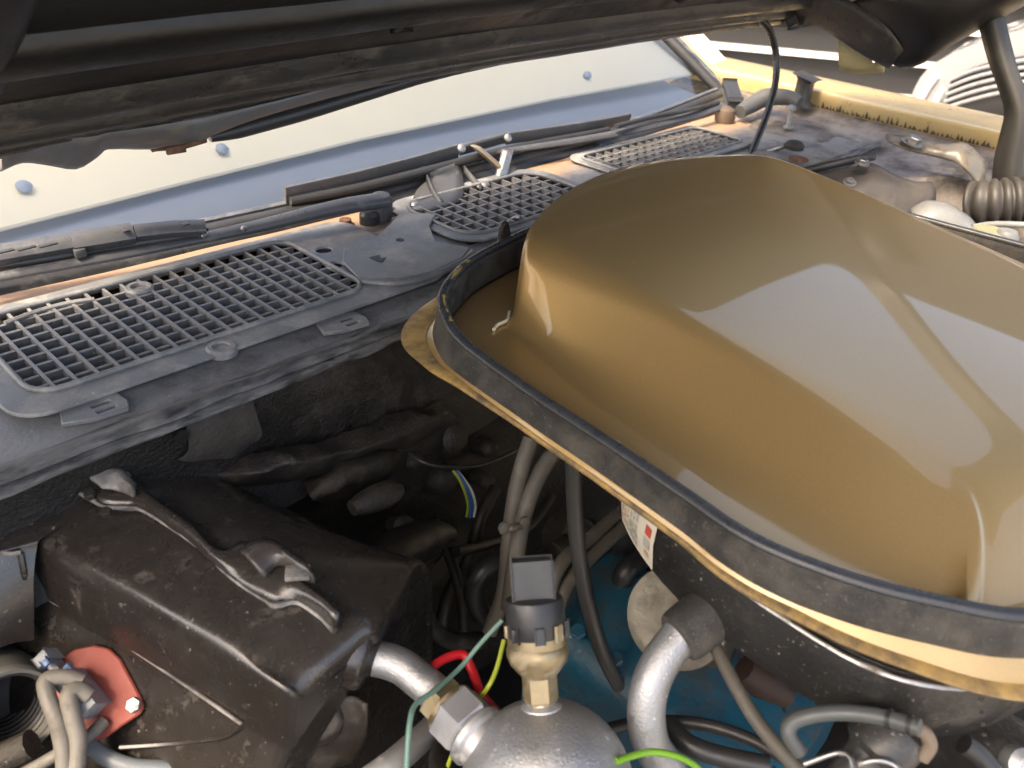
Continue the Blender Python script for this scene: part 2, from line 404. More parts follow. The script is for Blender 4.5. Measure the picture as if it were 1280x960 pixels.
# cowl sheet with real openings under the three grilles
GR = [(.136, .452, .581, .737), (.612, .862, .614, .750), (.965, 1.30, .650, .757)]   # x0 x1 y0 y1
def cowl_z(x, y):
    z = .004 * math.sin((y - .53) / .3 * 3.1) - .010 * max(0, (y - .74) / .1) ** 1.5
    z += .010 * max(0, (.10 - x) / .3)
    return z + noise.noise(Vector((x * 9, y * 14, 0))) * .0016
xs = sorted(set([round(XL + i * .02, 4) for i in range(96)] + [a for g in GR for a in g[:2]]))
ys = sorted(set([.517 + i * .0167 for i in range(21)] + [a for g in GR for a in g[2:]]))
V = [(x, y, cowl_z(x, y)) for y in ys for x in xs]; Fc = []
for j in range(len(ys) - 1):
    for i in range(len(xs) - 1):
        cx, cy = (xs[i] + xs[i + 1]) / 2, (ys[j] + ys[j + 1]) / 2
        if any(a < cx < b and c < cy < d for a, b, c, d in GR): continue
        n_ = len(xs); Fc.append((j * n_ + i, j * n_ + i + 1, (j + 1) * n_ + i + 1, (j + 1) * n_ + i))
cowl = mesh('cowl_panel', V, Fc, COWL, body, 60)
# dark plenum under the cowl
loft('cowl_plenum', [[(x, .535, -.012) for x in (XL, .6, XR)], [(x, .535, -.13) for x in (XL, .6, XR)],
                     [(x, .84, -.13) for x in (XL, .6, XR)], [(x, .845, -.03) for x in (XL, .6, XR)]], BAYBLK, body, thick=.004)
# folded, sealed edge where the cowl meets the firewall
rows = []
prof = [(.530, .001), (.522, .0035), (.516, .003), (.512, -.001), (.515, -.004), (.511, -.006), (.510, -.010), (.515, -.013), (.526, -.020)]
for dy, dz in prof:
    rows.append([Vector((x, dy + noise.noise(Vector((x * 22, dz * 160, 3))) * .0032 - .012 * max(0, .12 - x) * 3, dz + cowl_z(x, .52) + noise.noise(Vector((x * 30, dz * 120, 8))) * .0024)) for x in [XL + i * .0127 for i in range(150)]])
loft('cowl_seam', rows, TAR, body, (2, 1), smooth=50)
# firewall
rows = []
for k in range(30):
    z = -.016 - k * .023
    row = []
    for i in range(96):
        x = XL + i * .02
        y = .527 + .05 * max(0, min(1, (-z - .16) / .12)) * 0 + noise.noise(Vector((x * 7, 0, z * 7))) * .008
        y -= .022 * math.exp(-((z + .135 + .10 * (x - .35)) / .022) ** 2) * (1 if x < .58 else max(0, 1 - (x - .58) / .06))   # pressed rib
        y -= .03 * math.exp(-((x - .41) / .05) ** 2 - ((z + .19) / .03) ** 2)
        row.append((x, y, z))
    rows.append(row)
loft('firewall', rows, FIREW, body, smooth=60)
# engine bay floor and inner skirts keep the bay dark
mesh('bay_floor', [(XL, -.7, -.62), (XR, -.7, -.62), (XR, .7, -.62), (XL, .7, -.62)], [(0, 1, 2, 3)], BAYBLK, body, 0)
loft('inner_skirt', [[(XL, -.6, .0), (XL, .53, .0)], [(XL + .08, -.6, -.2), (XL + .08, .53, -.2)], [(XL + .05, -.6, -.62), (XL + .05, .53, -.62)]], BAYBLK, body, (3, 3))

# windshield
Bp = [(-.25, .885, .012), (.0, .86, .012)] + [tuple(W(a, b, z=.012)) for a, b in ((0, 322), (300, 283), (600, 206), (800, 152), (915, 124))]
Bp[2] = (.21, .848, .012)
Bp = [(-.25, .87, .012), (.0, .845, .012), (.21, .825, .012), (.44, .808, .012), (.80, .805, .012), (1.22, .825, .012), (1.545, .865, .02)]
rk = rad(31)
rake = Vector((0, math.cos(rk), math.sin(rk)))
def up_glass(p, t): p = Vector(p); return Vector((p.x + (.68 - p.x) * .22 * t / .6, p.y, p.z)) + rake * t + Vector((0, -.25, .42)).normalized() * .05 * math.sin(min(t / .7, 1) * 3.14) * .5
ws = loft('windshield', [[up_glass(p, t) for p in Bp] for t in (0, .15, .3, .45, .6)], GLASS, body, (4, 8), smooth=180)
gb = crom(Bp, 8)
tube('windshield_gasket', [p + Vector((0, -.008, -.004)) for p in gb], .010, RUBN, body, 8, 1)
tube('windshield_moulding', [p + Vector((0, .001, .006)) for p in gb], .0035, STEEL, body, 6, 1)
loft('cowl_gutter', [[p + Vector((0, dy, dz)) for p in gb] for dy, dz in ((-.034, -.022), (-.028, -.010), (-.020, -.006), (-.014, -.001), (-.008, .003), (.002, .001))], mat('dirty gutter shade and rubber', (.012, .012, .012), .35, 0, (.02, .02, .02), 40, .6, dirt=(.06, .055, .05), dscale=20, damt=.25), body, (2, 1), smooth=60)  # black strip: gutter shadow put into the colour, along with black rubber
# windshield side pillar with its trim
pe = [up_glass(Bp[-1], t) for t in (-.02, .12, .26, .4, .55)]
tube('pillar_gasket', [p + Vector((.012, .0, .0)) for p in pe], .011, RUBN, body, 8, 4)
tube('pillar_trim', [p + Vector((.036, .008, .002)) for p in pe], .014, STEEL, body, 8, 4, flat=.6)
loft('pillar', [[p + Vector((.05, .01, -.01)) for p in pe], [p + Vector((.075, .02, .008)) for p in pe], [p + Vector((.11, .06, -.01)) for p in pe], [p + Vector((.12, .09, -.09)) for p in pe]], GOLDF, body, (3, 4), smooth=60)
# gold fender: bright top, inner lip, ragged lower edge
FX = 1.60
fy = [.98, .86, .72, .55, .40, .2, -.1, -.6]
def fz(y): return .052 + .0 * y
def frow(dx, dz): return [Vector((FX + dx - .10 * max(0, y - .74) , y, fz(y) + dz + .012 * max(0, (y - .7)))) for y in fy]
fen = loft('fender', [frow(.006, -.030), frow(.0, -.004), frow(.006, .002), frow(.03, .003), frow(.12, .003), frow(.22, -.02), frow(.27, -.10), frow(.285, -.30), frow(.27, -.6)], GOLDF, body, (2, 6), smooth=50)
loft('fender_flange', [frow(.010, -.026), frow(.002, -.034), frow(-.05, -.046), frow(-.075, -.060)], INNERF, body, (3, 6), thick=.0016, jitter=.002, jscale=14, smooth=60)
# ragged undercoat along the gold lip
V, Fc = [], []
yy = .80
while yy > -.1:
    h_ = random.uniform(.003, .016); wv = random.uniform(.003, .009)
    x_ = FX - .0012 - .10 * max(0, yy - .74); zb = fz(yy) - .028 + .012 * max(0, yy - .7)
    k = len(V)
    V += [(x_ + .004, yy, zb), (x_ + .004, yy - wv, zb), (x_ + .001, yy - wv * random.uniform(.3, .7), zb + h_)]
    Fc.append((k, k + 1, k + 2)); yy -= wv * random.uniform(.6, 1.4)
mesh('ragged_undercoat', V, Fc, mat('dark undercoat', (.07, .055, .04), .8), body, 0)['kind'] = 'stuff'
# inner fender: dented primer-grey panel with bulges falling towards the bay
def IF(pts): return [W(a, b, x=x) for a, b, x in pts]
loft('inner_fender', [
    IF([(905, 118, 1.58), (960, 128, 1.56), (1020, 155, 1.55), (1075, 175, 1.54), (1130, 192, 1.53), (1230, 210, 1.52), (1330, 235, 1.52)]),
    IF([(905, 150, 1.46), (955, 150, 1.46), (1010, 165, 1.46), (1070, 190, 1.47), (1120, 205, 1.48), (1210, 225, 1.48), (1320, 250, 1.48)]),
    IF([(905, 175, 1.36), (955, 176, 1.37), (1010, 188, 1.39), (1075, 212, 1.41), (1140, 222, 1.44), (1200, 224, 1.45), (1310, 262, 1.45)]),
    IF([(915, 205, 1.22), (960, 205, 1.25), (1020, 225, 1.28), (1075, 225, 1.36), (1140, 240, 1.42), (1200, 250, 1.45), (1310, 285, 1.45)]),
    IF([(920, 260, 1.20), (970, 265, 1.22), (1030, 285, 1.26), (1080, 300, 1.34), (1140, 320, 1.40), (1200, 330, 1.43), (1310, 350, 1.43)])],
    INNERF, body, (7, 8), jitter=.009, jscale=17, smooth=70)
br = loft('fender_bracket', [IF([(1107, 168, 1.42), (1140, 172, 1.43), (1180, 180, 1.44), (1208, 180, 1.45), (1235, 205, 1.46)]),
                        IF([(1110, 176, 1.40), (1140, 182, 1.41), (1180, 190, 1.42), (1205, 192, 1.43), (1230, 225, 1.45)]),
                        IF([(1130, 186, 1.40), (1150, 192, 1.41), (1185, 200, 1.42), (1207, 212, 1.42), (1225, 235, 1.44)])], mat('worn bracket', (.16, .15, .14), .4, .2, (.24, .19, .11), 18, .4, dirt=(.06, .045, .03), dscale=25, damt=.4), body, (3, 4), thick=.003, smooth=60)
bolt(br, W(1140, 178, x=1.405), (0, -.25, 1), .011, STEEL)
loft('cowl_corner', [IF([(903, 160, 1.5), (920, 140, 1.52), (950, 135, 1.55), (985, 150, 1.56)]), IF([(905, 182, 1.42), (925, 165, 1.44), (960, 160, 1.47), (1000, 172, 1.48)]),
                     IF([(915, 196, 1.34), (935, 190, 1.36), (965, 186, 1.40), (1010, 196, 1.42)])], mat('bare cowl primer', (.42, .32, .25), .55, 0, (.3, .25, .21), 20, .6, dirt=(.1, .08, .065), dscale=20, damt=.4), body, (4, 4), jitter=.003, jscale=25, smooth=70)
box('fender_bumper', W(1005, 112, x=1.575), ((0, .97, .2), XU, ZU), (.03, .03, .048), RUBN, body, .008)
stud = lathe('threaded_stud', W(985, 160, x=1.44), (0, .1, 1), [(.010, 0), (.010, .004), (.0045, .006), (.0045, .030), (.009, .031), (.009, .037), (.003, .04)], STEEL, body, 10)

# sunshade and dash seen through the glass
def on_glass(px, py, off=0):
    """photo pixel -> point on the windshield plane pushed off below it"""
    p0 = Vector((.6, .806, .012)); nrm = Vector((0, -math.sin(rk), math.cos(rk)))
    p0 = p0 - nrm * off; d = ray(px, py); return CAM + d * ((p0 - CAM).dot(nrm) / d.dot(nrm))
shn = Vector((0, -math.sin(rk), math.cos(rk)))
e0 = on_glass(-60, 297, .035); 
ed = [on_glass(a, b, .035) for a, b in ((-200, 338), (0, 292), (225, 234), (450, 178), (690, 127), (915, 87))]
sh = tag(prism('sunshade', ed + [ed[-1] + rake * .42, ed[3] + rake * .42, ed[0] + rake * .42], shn, .006, SHADE, None, .002),
         'flat cream sunshade board propped behind the windshield', 'sunshade')
for a, b, lb in ((30, 232, 'blue suction cup on the sunshade beside the bent hood flange'), (278, 185, 'blue suction cup on the sunshade beside the rusty hood clip'), (735, 93, 'blue suction cup on the sunshade nearest the gold windshield pillar')):
    c = on_glass(a, b, .022)
    tag(lathe('suction_cup', c, shn, [(.007, -.004), (.008, 0), (.005, .003), (.002, .005)], mat('blue suction cup', (.34, .43, .58), .3), None, 16, hint=(1, 0, 0)),
        lb, 'suction cup', 'suction cups on the sunshade')
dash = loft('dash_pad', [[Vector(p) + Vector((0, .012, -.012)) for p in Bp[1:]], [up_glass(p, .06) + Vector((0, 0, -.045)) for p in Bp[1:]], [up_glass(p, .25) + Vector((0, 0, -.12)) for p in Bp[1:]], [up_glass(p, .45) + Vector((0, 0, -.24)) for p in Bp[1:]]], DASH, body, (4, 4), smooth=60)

# ================================================================== hood
TH = rad(36)
hd = Vector((0, -math.cos(TH), math.sin(TH))); hn = Vector((0, -math.sin(TH), -math.cos(TH)))   # up the hood, and out of its underside
hood = thing('hood', 'open black underside of the hood with ribbed rear edge and shaker hole', 'hood', (.68, .74, .16))
def hp(x, t, n=0.0):
    """point on the hood underside: x across, t up from the rear lip, n proud of the panel"""
    bow = .02 * (1 - ((x - .68) / .9) ** 2)
    return Vector((x, .700 + bow, .132 + .030 * x + .012 * (1 - ((x - .68) / .9) ** 2))) + hd * t + hn * n
HX0, HX1 = -.24, 1.50
hole = []
HC = (1.06, .655); HRX, HRY = .39, .265
for i in range(64):
    a = 2 * math.pi * i / 64; c, s = math.cos(a), math.sin(a)
    hole.append((HC[0] + HRX * math.copysign(abs(c) ** .34, c), HC[1] + HRY * math.copysign(abs(s) ** .34, s)))
outer = []
x0, x1, t0, t1 = HX0, HX1, .10, 1.45
for hx, ht in hole:
    dx, dt = hx - HC[0], ht - HC[1]
    k = min(((x1 - HC[0]) if dx > 0 else (x0 - HC[0])) / dx if abs(dx) > 1e-6 else 1e9, ((t1 - HC[1]) if dt > 0 else (t0 - HC[1])) / dt if abs(dt) > 1e-6 else 1e9)
    outer.append((HC[0] + dx * k, HC[1] + dt * k))
for cx_, ct_ in ((x0, t0), (x1, t0), (x1, t1), (x0, t1)):
    j = min(range(64), key=lambda i: (outer[i][0] - cx_) ** 2 + (outer[i][1] - ct_) ** 2); outer[j] = (cx_, ct_)
rows = [[hp(x, t, -.03) for x, t in outer], [hp(x, t, 0) for x, t in outer]]
for k in (.35, .7, .9): rows.append([hp(a[0] + (b[0] - a[0]) * k, a[1] + (b[1] - a[1]) * k, .0) for a, b in zip(outer, hole)])
rows += [[hp(x, t, .012) for x, t in hole], [hp(x, t, -.012) for x, t in hole], [hp(x, t, -.03) for x, t in hole], [hp(x, t, -.03) for x, t in outer]]
loft('hood_panel', rows, HOODU, hood, closed=True, smooth=35)
# ribbed rear edge: pressed rolls running across the car
xsr = [HX0 + i * (HX1 - HX0) / 60 for i in range(61)]
prof = [(.012, -.020), (.0, -.004), (.002, .002), (.010, .004), (.017, .003), (.021, -.003), (.026, .001), (.033, .006), (.041, .006), (.046, .001), (.050, -.004), (.056, -.001), (.066, .007), (.078, .011), (.090, .008), (.100, -.001), (.107, -.007), (.118, -.006), (.130, -.001)]
def wob(x, t): return .0014 * noise.noise(Vector((x * 11, t * 60, 0)))
loft('rear_rib', [[hp(x, t + wob(x, t), n + wob(x, t + 5)) for x in xsr] for t, n in prof], HOODR, hood, (3, 1), smooth=60)
for t_, n_ in ((.0475, -.0005), (.103, -.004)):
    tube('seam_highlight', [hp(x, t_ + 1.5 * wob(x, t_), n_ + wob(x, t_ + 5)) for x in xsr], .0016, mat('seam highlight and scuff', (.09, .085, .078), .4, 0, (.03, .028, .026), 40, .3, streak=(.4, 1, 1)), hood, 6, 1)  # light lines paint groove highlights into the scuffed seam colour
loft('inner_rail', [[hp(x, t + 2 * wob(x, t), n) for x in xsr] for t, n in ((.150, -.002), (.156, .008), (.165, .012), (.182, .012), (.192, .008), (.198, -.002))], HOODU, hood, (3, 1), smooth=60)
# bent lip flange at the rear, with dents
lp = [(0, 214, .75), (28, 203, .75), (60, 206, .75), (95, 211, .75), (120, 197, .75), (135, 186, .75), (190, 186, .75), (245, 178, .75), (275, 165, .75), (345, 140, .75), (450, 112, .75), (545, 91, .75)]
lt = [(0, 188), (28, 180), (60, 178), (95, 178), (120, 176), (135, 172), (190, 164), (245, 154), (275, 148), (345, 132), (450, 105), (545, 85)]
lo = [W(a, b, y=.715 + (.02 if 90 < a < 240 else 0)) for a, b, _ in lp]; li = [W(a, b - 6, y=.700) for a, b in lt]
loft('rear_flange', [[p + Vector((0, .03, .012)) for p in lo], lo, [(a + b) / 2 + Vector((0, -.003, -.001)) for a, b in zip(lo, li)], li], mat('scuffed hood flange', (.15, .15, .155), .4, .1, (.08, .078, .075), 25, .6, dirt=(.2, .17, .13), dscale=25, damt=.35), hood, (2, 3), thick=.0012, smooth=60)
tube('weatherstrip', [W(a, b, y=.73) for a, b in ((262, 172), (300, 162), (380, 140), (460, 116), (545, 92), (640, 74))], [.0045, .008, .0085, .008, .007, .004], RUBN, hood, 10, 5)
rc = loft('rusty_clip', [[W(188, 187, y=.715), W(205, 184, y=.712), W(230, 180, y=.712), W(258, 172, y=.715)], [W(190, 190, y=.715), W(207, 188, y=.71), W(232, 186, y=.71), W(258, 178, y=.715)]], RUST, hood, (2, 3), thick=.002)
box('clip_tab', W(220, 187, y=.708), (XU, YU, ZU), (.018, .004, .007), RUST, hood, .001)
bracket = hp(.50, .15, .004)
box('catch_plate', bracket, (XU, hd, hn), (.022, .012, .005), HOODU, hood, .002)
lathe('catch_hole', bracket + hn * .0035 - XU * .008, hn, [(.005, 0), (.005, .001)], BAYBLK, hood, 12)
for x in (.15, .95):
    loft('stiffener', [[hp(x - .03, t, .0) for t in (.14, .22, .3)], [hp(x - .015, t, .012) for t in (.14, .22, .3)], [hp(x + .015, t, .012) for t in (.14, .22, .3)], [hp(x + .03, t, 0) for t in (.14, .22, .3)]], HOODU, hood, (3, 3), smooth=60)
# hanging corner pocket by the hinge
def hk(pts): return [W(a, b, x=x) for a, b, x in pts]
loft('corner_pocket', [hk([(1020, 18, 1.42), (1030, 24, 1.40), (1062, 42, 1.40), (1092, 62, 1.40), (1112, 78, 1.40), (1130, 86, 1.42), (1140, 80, 1.5)]),
                       hk([(1045, 8, 1.40), (1062, 14, 1.39), (1092, 30, 1.38), (1120, 52, 1.38), (1140, 72, 1.38), (1152, 80, 1.40), (1160, 72, 1.5)]),
                       hk([(1085, -5, 1.36), (1100, -2, 1.34), (1130, 8, 1.33), (1165, 28, 1.33), (1182, 48, 1.35), (1190, 56, 1.40), (1196, 50, 1.5)]),
                       hk([(1150, -30, 1.36), (1165, -28, 1.33), (1190, -22, 1.32), (1225, -5, 1.32), (1250, 8, 1.34), (1268, 14, 1.40), (1275, 4, 1.5)]),
                       hk([(1240, -80, 1.36), (1255, -78, 1.33), (1280, -70, 1.32), (1310, -52, 1.32), (1335, -35, 1.34), (1345, -28, 1.40), (1350, -38, 1.5)])], HOODU, hood, (4, 4), smooth=70)
loft('corner_skin', [hk([(950, 32, 1.44), (1000, 34, 1.42), (1022, 32, 1.41), (1050, 50, 1.41), (1085, 72, 1.41), (1112, 86, 1.42)]), hk([(948, 20, 1.42), (1000, 14, 1.40), (1022, 16, 1.39), (1055, 34, 1.39), (1090, 58, 1.39), (1116, 80, 1.40)]), hk([(945, 8, 1.40), (1000, -4, 1.38), (1040, -6, 1.37), (1080, 10, 1.37), (1110, 35, 1.37), (1130, 62, 1.38)])], HOODR, hood, (3, 4), thick=.002, smooth=70)
fo = loft('foam_seal', [hk([(1048, 52, 1.43), (1064, 62, 1.44), (1070, 68, 1.45)]), hk([(1048, 68, 1.43), (1068, 72, 1.44), (1082, 76, 1.45)]), hk([(1050, 80, 1.44), (1075, 84, 1.45), (1102, 82, 1.46)]), hk([(1054, 84, 1.50), (1078, 88, 1.52), (1106, 86, 1.52)])], TANFOAM, hood, (3, 4), thick=.012, smooth=70)
box('rubber_stop', hp(1.42, .035, .012), (XU, hd, hn), (.03, .02, .016), RUBN, hood, .004)

# hinge arm holding the hood
loft('hinge_arm', [[W(a - w_ / 2, b, x=1.40), W(a - w_ / 6, b + 2, x=1.378), W(a + w_ / 5, b + 2, x=1.378), W(a + w_ / 2, b, x=1.40), W(a + w_ / 5, b, x=1.43), W(a - w_ / 6, b, x=1.43)] for a, b, w_ in
             ((1222, -60, 36), (1232, -10, 36), (1240, 28, 36), (1252, 75, 35), (1264, 110, 34), (1272, 140, 34), (1268, 170, 38), (1262, 200, 40), (1260, 235, 42), (1262, 262, 42))], mat('dusty grey hinge', (.028, .026, .023), .5, .1, (.04, .037, .033), 20, .6, topdust=(.12, .11, .09), bump=.2), hood, (3, 2), closed=True, smooth=60)

# washer hose hanging from the hood
wh = [W(a, b, y=c) for a, b, c in ((948, 22, .69), (962, 38, .685), (970, 68, .675), (969, 105, .66), (958, 145, .645), (944, 180, .63), (938, 196, .62), (932, 230, .60), (930, 262, .56))]
tag(tube('washer_hose', wh, .0058, mat('black vinyl tube', (.012, .013, .013), .28, 0, (.02, .02, .02), 30, .5), None, 12, 6), 'black washer hose hanging from the hood down behind the gold scoop', 'hose')

# ================================================================== cowl grilles
def rrect(x0, x1, y0, y1, r, z, n=5, r2=None):
    out = []
    for i, (cx, cy, a0) in enumerate(((x1 - r, y1 - r, 0), (x0 + r, y1 - r, 90), (x0 + r, y0 + r, 180), (x1 - r, y0 + r, 270))):
        for k in range(n + 1):
            a = rad(a0 + 90 * k / n); out.append(Vector((cx + r * math.cos(a), cy + r * math.sin(a), z)))
    return out
def grille(label, g, nx, ny, pad, rr, extra=None, skip=()):
    x0, x1, y0, y1 = g
    t = thing('cowl_grille', label, 'grille', ((x0 + x1) / 2, (y0 + y1) / 2, .005), 'plastic grilles set into the cowl')
    ins = rrect(x0 + .004, x1 - .004, y0 + .004, y1 - .004, rr, .006)
    out = rrect(x0 - pad[0], x1 + pad[1], y0 - pad[2], y1 + pad[3], rr * .9 + .008, .006)
    prism('frame', out, ZU, .0035, PLAST, t, .0012, holes=[ins] + (extra or []))
    tube('raised_rim', [p + ZU * .0045 for p in ins] + [ins[0] + ZU * .0045], .0024, PLAST, t, 8, 1)
    dx = (x1 - x0 - .008) / nx; dy = (y1 - y0 - .008) / ny
    def clip(v, lo, hi, r, a):   # shorten bars at the rounded corners
        d = min(v - lo, hi - v)
        return 0 if d >= r else r - math.sqrt(max(r * r - (r - d) ** 2, 0))
    for i in range(1, nx):
        x = x0 + .004 + i * dx; c = clip(x, x0 + .004, x1 - .004, rr, 0)
        a, b = Vector((x, y0 + .003 + c, .0035)), Vector((x, y1 - .003 - c, .0035))
        beam('slat', a, b, .0017, .012, PLASTD, t, bev=.0006)
    for j in range(1, ny):
        y = y0 + .004 + j * dy; c = clip(y, y0 + .004, y1 - .004, rr, 0)
        a, b = Vector((x0 + .003 + c, y, .0005)), Vector((x1 - .003 - c, y, .0005))
        u_ = Vector((0, -.15, 1)).normalized()
        beam('crossbar', a, b, .0014, .015, PLASTD, t, up=u_, bev=.0006)
    return t
def hole_at(px, py, r, sx=1, sy=1): return circ(W(px, py, z=.006), r, XU, YU, 12, sx, sy)
g1 = grille('large faded cowl grille with torn corner above the brown heater case', GR[0], 19, 9, (.018, .085, .022, .014), .022,
            extra=[hole_at(405, 316, .0075, 1.2), hole_at(418, 335, .0075, 1.2), hole_at(458, 342, .010, 1.15), hole_at(405, 402, .0001) if False else hole_at(455, 325, .003)])
# slotted tabs and screw bosses on the front edge
for px, py in ((125, 510), (432, 404)):
    c = W(px, py, z=.002) + Vector((0, -.004, 0))
    prism('clip_tab', [c + Vector(v) for v in ((-.024, .016, 0), (-.030, -.004, 0), (-.012, -.012, 0), (.014, -.014, 0), (.018, -.004, 0), (.016, .016, 0))], ZU, .004, PLAST, g1, .0008,
          holes=[[c + Vector(v) for v in ((-.006, .001, 0), (.008, .001, 0), (.008, .005, 0), (-.006, .005, 0))], [c + Vector(v) for v in ((-.006, -.008, 0), (.008, -.008, 0), (.008, -.004, 0), (-.006, -.004, 0))]])
for px, py in ((277, 436), (174, 361)):
    c = W(px, py, z=.0085)
    lathe('screw_boss', c, ZU, [(.013, -.004), (.013, .001), (.011, .0028), (.0075, .0028), (.007, -.002)], PLAST, g1, 20)
    lathe('screw_hole', c, ZU, [(.0068, -.004), (.0068, -.0012)], mat('tan screw head', (.2, .17, .13), .6), g1, 14)
# torn corner: a strip of bare panel lying over the broken bars
tube('torn_edge', [W(a, b, z=.010) for a, b in ((6, 404), (50, 388), (90, 378), (118, 374))], .0022, PLAST, g1, 6, 3)
tag(tube('plenum_rod', [W(a, b, z=-.004) for a, b in ((28, 418), (60, 408), (95, 397), (128, 386))], .006, mat('dull pink steel', (.34, .27, .25), .5, .2), None, 8, 3), 'dull pinkish rod showing through torn corner of the large cowl grille', 'rod')
GR2 = GR[1]
g2 = grille('small octagonal ended cowl grille with leaf debris, behind the gold scoop', GR[1], 12, 7, (.012, .016, .010, .014), .034)
g3 = grille('cowl grille near the driver side fender with fine square mesh', GR[2], 15, 6, (.010, .010, .012, .012), .020)
# plain tray joining the first two grilles
tr = thing('cowl_tray', 'plain grey plastic tray joining the large and the small cowl grille', 'tray', (.56, .66, .01))
prism('tray_plate', [W(a, b, z=.0105) for a, b in ((448, 350), (498, 352), (540, 343), (578, 325), (588, 312), (545, 305), (537, 285), (545, 270), (500, 268), (470, 300), (430, 312), (428, 330))], ZU, .003, PLAST, tr, .0012)
tube('tray_edge', [W(a, b, z=.010) for a, b in ((448, 352), (498, 354), (540, 345), (578, 327), (592, 316))], .004, PLAST, tr, 8, 4)
prism('notch', [W(a, b, z=.0137) for a, b in ((462, 322), (474, 319), (476, 323), (482, 322), (478, 328), (470, 326))], ZU, .0006, BAYBLK, tr, 0)
lathe('drain_dimple', W(500, 300, z=.0135), ZU, [(.005, 0), (.004, .0005), (.002, -.0002)], BAYBLK, tr, 10)
tag(loft('dry_leaf', [[W(a, b, z=.014) for a, b in ((634, 277), (642, 271), (650, 270))], [W(a, b, z=.017) for a, b in ((636, 275), (643, 272), (649, 273))]], mat('pale debris', (.5, .42, .38), .8), None, (3, 3), thick=.0015), 'pale scrap of leaf lying on the small cowl grille', 'leaf')

# ================================================================== wipers
def wz(px, py, z=.03): return W(px, py, z=z)
w1 = thing('windshield_wiper', 'long wiper arm with slotted blade resting beside the large cowl grille', 'wiper', W(475, 262, z=.02), 'wipers resting on the windshield')
tube('arm', [wz(480, 250, .028), wz(440, 256, .033), wz(395, 265, .033), wz(330, 281, .03), wz(255, 297, .028), wz(160, 316, .027), wz(80, 331, .026), wz(0, 346, .026), wz(-80, 362, .026)], [.013, .0125, .0105, .009, .0075, .007, .0065, .006, .006], WIPER, w1, 12, 6, flat=.62, up=(0, -.2, 1))
lathe('pivot_cap', W(476, 272, z=.006), (0, -.05, 1), [(.013, 0), (.014, .010), (.0135, .022), (.010, .029), (.004, .031)], WIPER, w1, 20)
lathe('knuckle', W(462, 280, z=.002), ZU, [(.012, 0), (.012, .012), (.009, .016)], WBLK, w1, 16)
for a, b in ((255, 294), (305, 286)): lathe('rivet', wz(a, b, .036), (0, -.5, 1), [(.0035, 0), (.003, .002), (.001, .003)], STEEL, w1, 10)
def blade(pts, wd, ht, m, parent, name, up=(0, -.62, .78)):
    P = [Vector(p) for p in pts]
    U = Vector(up).normalized(); rows = []
    for i, p in enumerate(P):
        t = (P[min(i + 1, len(P) - 1)] - P[max(i - 1, 0)]).normalized(); s = t.cross(U).normalized(); n_ = s.cross(t)
        rows.append([p + s * wd * a + n_ * ht * b for a, b in ((-.5, -.5), (-.5, .35), (-.3, .5), (.3, .5), (.5, .35), (.5, -.5))])
    return loft(name, rows, m, parent, (1, 1), closed=True, cap=True, smooth=35)
bl = blade([wz(-70, 328, .04), wz(0, 318, .042), wz(88, 303, .043)], .016, .012, WIPER, w1, 'blade_link')
blade([wz(90, 303, .043), wz(128, 297, .044), wz(166, 291, .044)], .018, .013, WIPER, w1, 'blade_link')
blade([wz(168, 291, .044), wz(215, 286, .043), wz(257, 284, .042)], .014, .011, WIPER, w1, 'blade_link')
tube('rubber_blade', [wz(-70, 342, .03), wz(40, 326, .031), wz(140, 309, .032), wz(245, 293, .033)], .0055, WBLK, w1, 8, 5)
for a, b in ((6, 314), (33, 310), (60, 306)):
    c = wz(a, b, .0495); box('slot', c, ((.98, .05, .0), YU, ZU), (.016, .005, .0016), WBLK, w1, .0005)
for a, b in ((157, 288), (232, 280)):
    box('slot', wz(a, b, .0505), (XU, YU, ZU), (.006, .006, .0016), WBLK, w1, .0005)
box('clip', wz(100, 316, .036), (XU, YU, ZU), (.010, .006, .008), WIPER, w1, .001)
box('end_clip', wz(250, 288, .038), (XU, YU, ZU), (.016, .006, .004), WBLK, w1, .001)

w2 = thing('windshield_wiper', 'wide flat wiper blade lying over the bent bracket at the windshield base', 'wiper', W(905, 150, z=.02), 'wipers resting on the windshield')
blade([wz(356, 243, .03), wz(440, 224, .034), wz(520, 203, .036), wz(572, 188, .038)], .006, .019, WIPER, w2, 'blade_cover', up=(0, -.2, .98))
blade([wz(574, 187, .038), wz(600, 180, .0385), wz(634, 171, .039)], .008, .014, WIPER, w2, 'blade_link', up=(0, -.2, .98))
blade([wz(632, 173, .039), wz(700, 163, .036), wz(750, 155, .034), wz(786, 148, .032)], .006, .017, WIPER, w2, 'blade_cover', up=(0, -.2, .98))
for a, b in ((573, 184), (631, 171)): lathe('rivet', wz(a, b, .049) + Vector((0, -.006, 0)), (-.3, -.8, .5), [(.006, 0), (.0055, .002), (.002, .0035)], STEEL, w2, 12)
tube('rubber_blade', [wz(362, 252, .022), wz(450, 234, .024), wz(530, 214, .026), wz(640, 186, .026), wz(760, 163, .024)], .006, RUBN, w2, 8, 5)
tube('arm', [wz(618, 190, .028), wz(670, 183, .028), wz(730, 174, .028), wz(790, 163, .028), wz(850, 148, .028), wz(905, 132, .028)], [.004, .0055, .0065, .0075, .008, .009], WIPER, w2, 10, 5, flat=.6, up=(0, -.4, 1))
tube('link_rod', [wz(770, 158, .042), wz(820, 145, .042), wz(860, 138, .04), wz(898, 128, .036)], .004, WBLK, w2, 8, 4)
box('joint', W(612, 198, z=.028), (Vector((.5, -.55, -.55)), XU, YU), (.055, .012, .016), mat('tan pot metal', (.25, .21, .16), .45, .6), w2, .004)
box('joint_link', W(630, 205, z=.022), (Vector((.6, .3, .75)), XU, YU), (.04, .008, .01), STEEL, w2, .002)
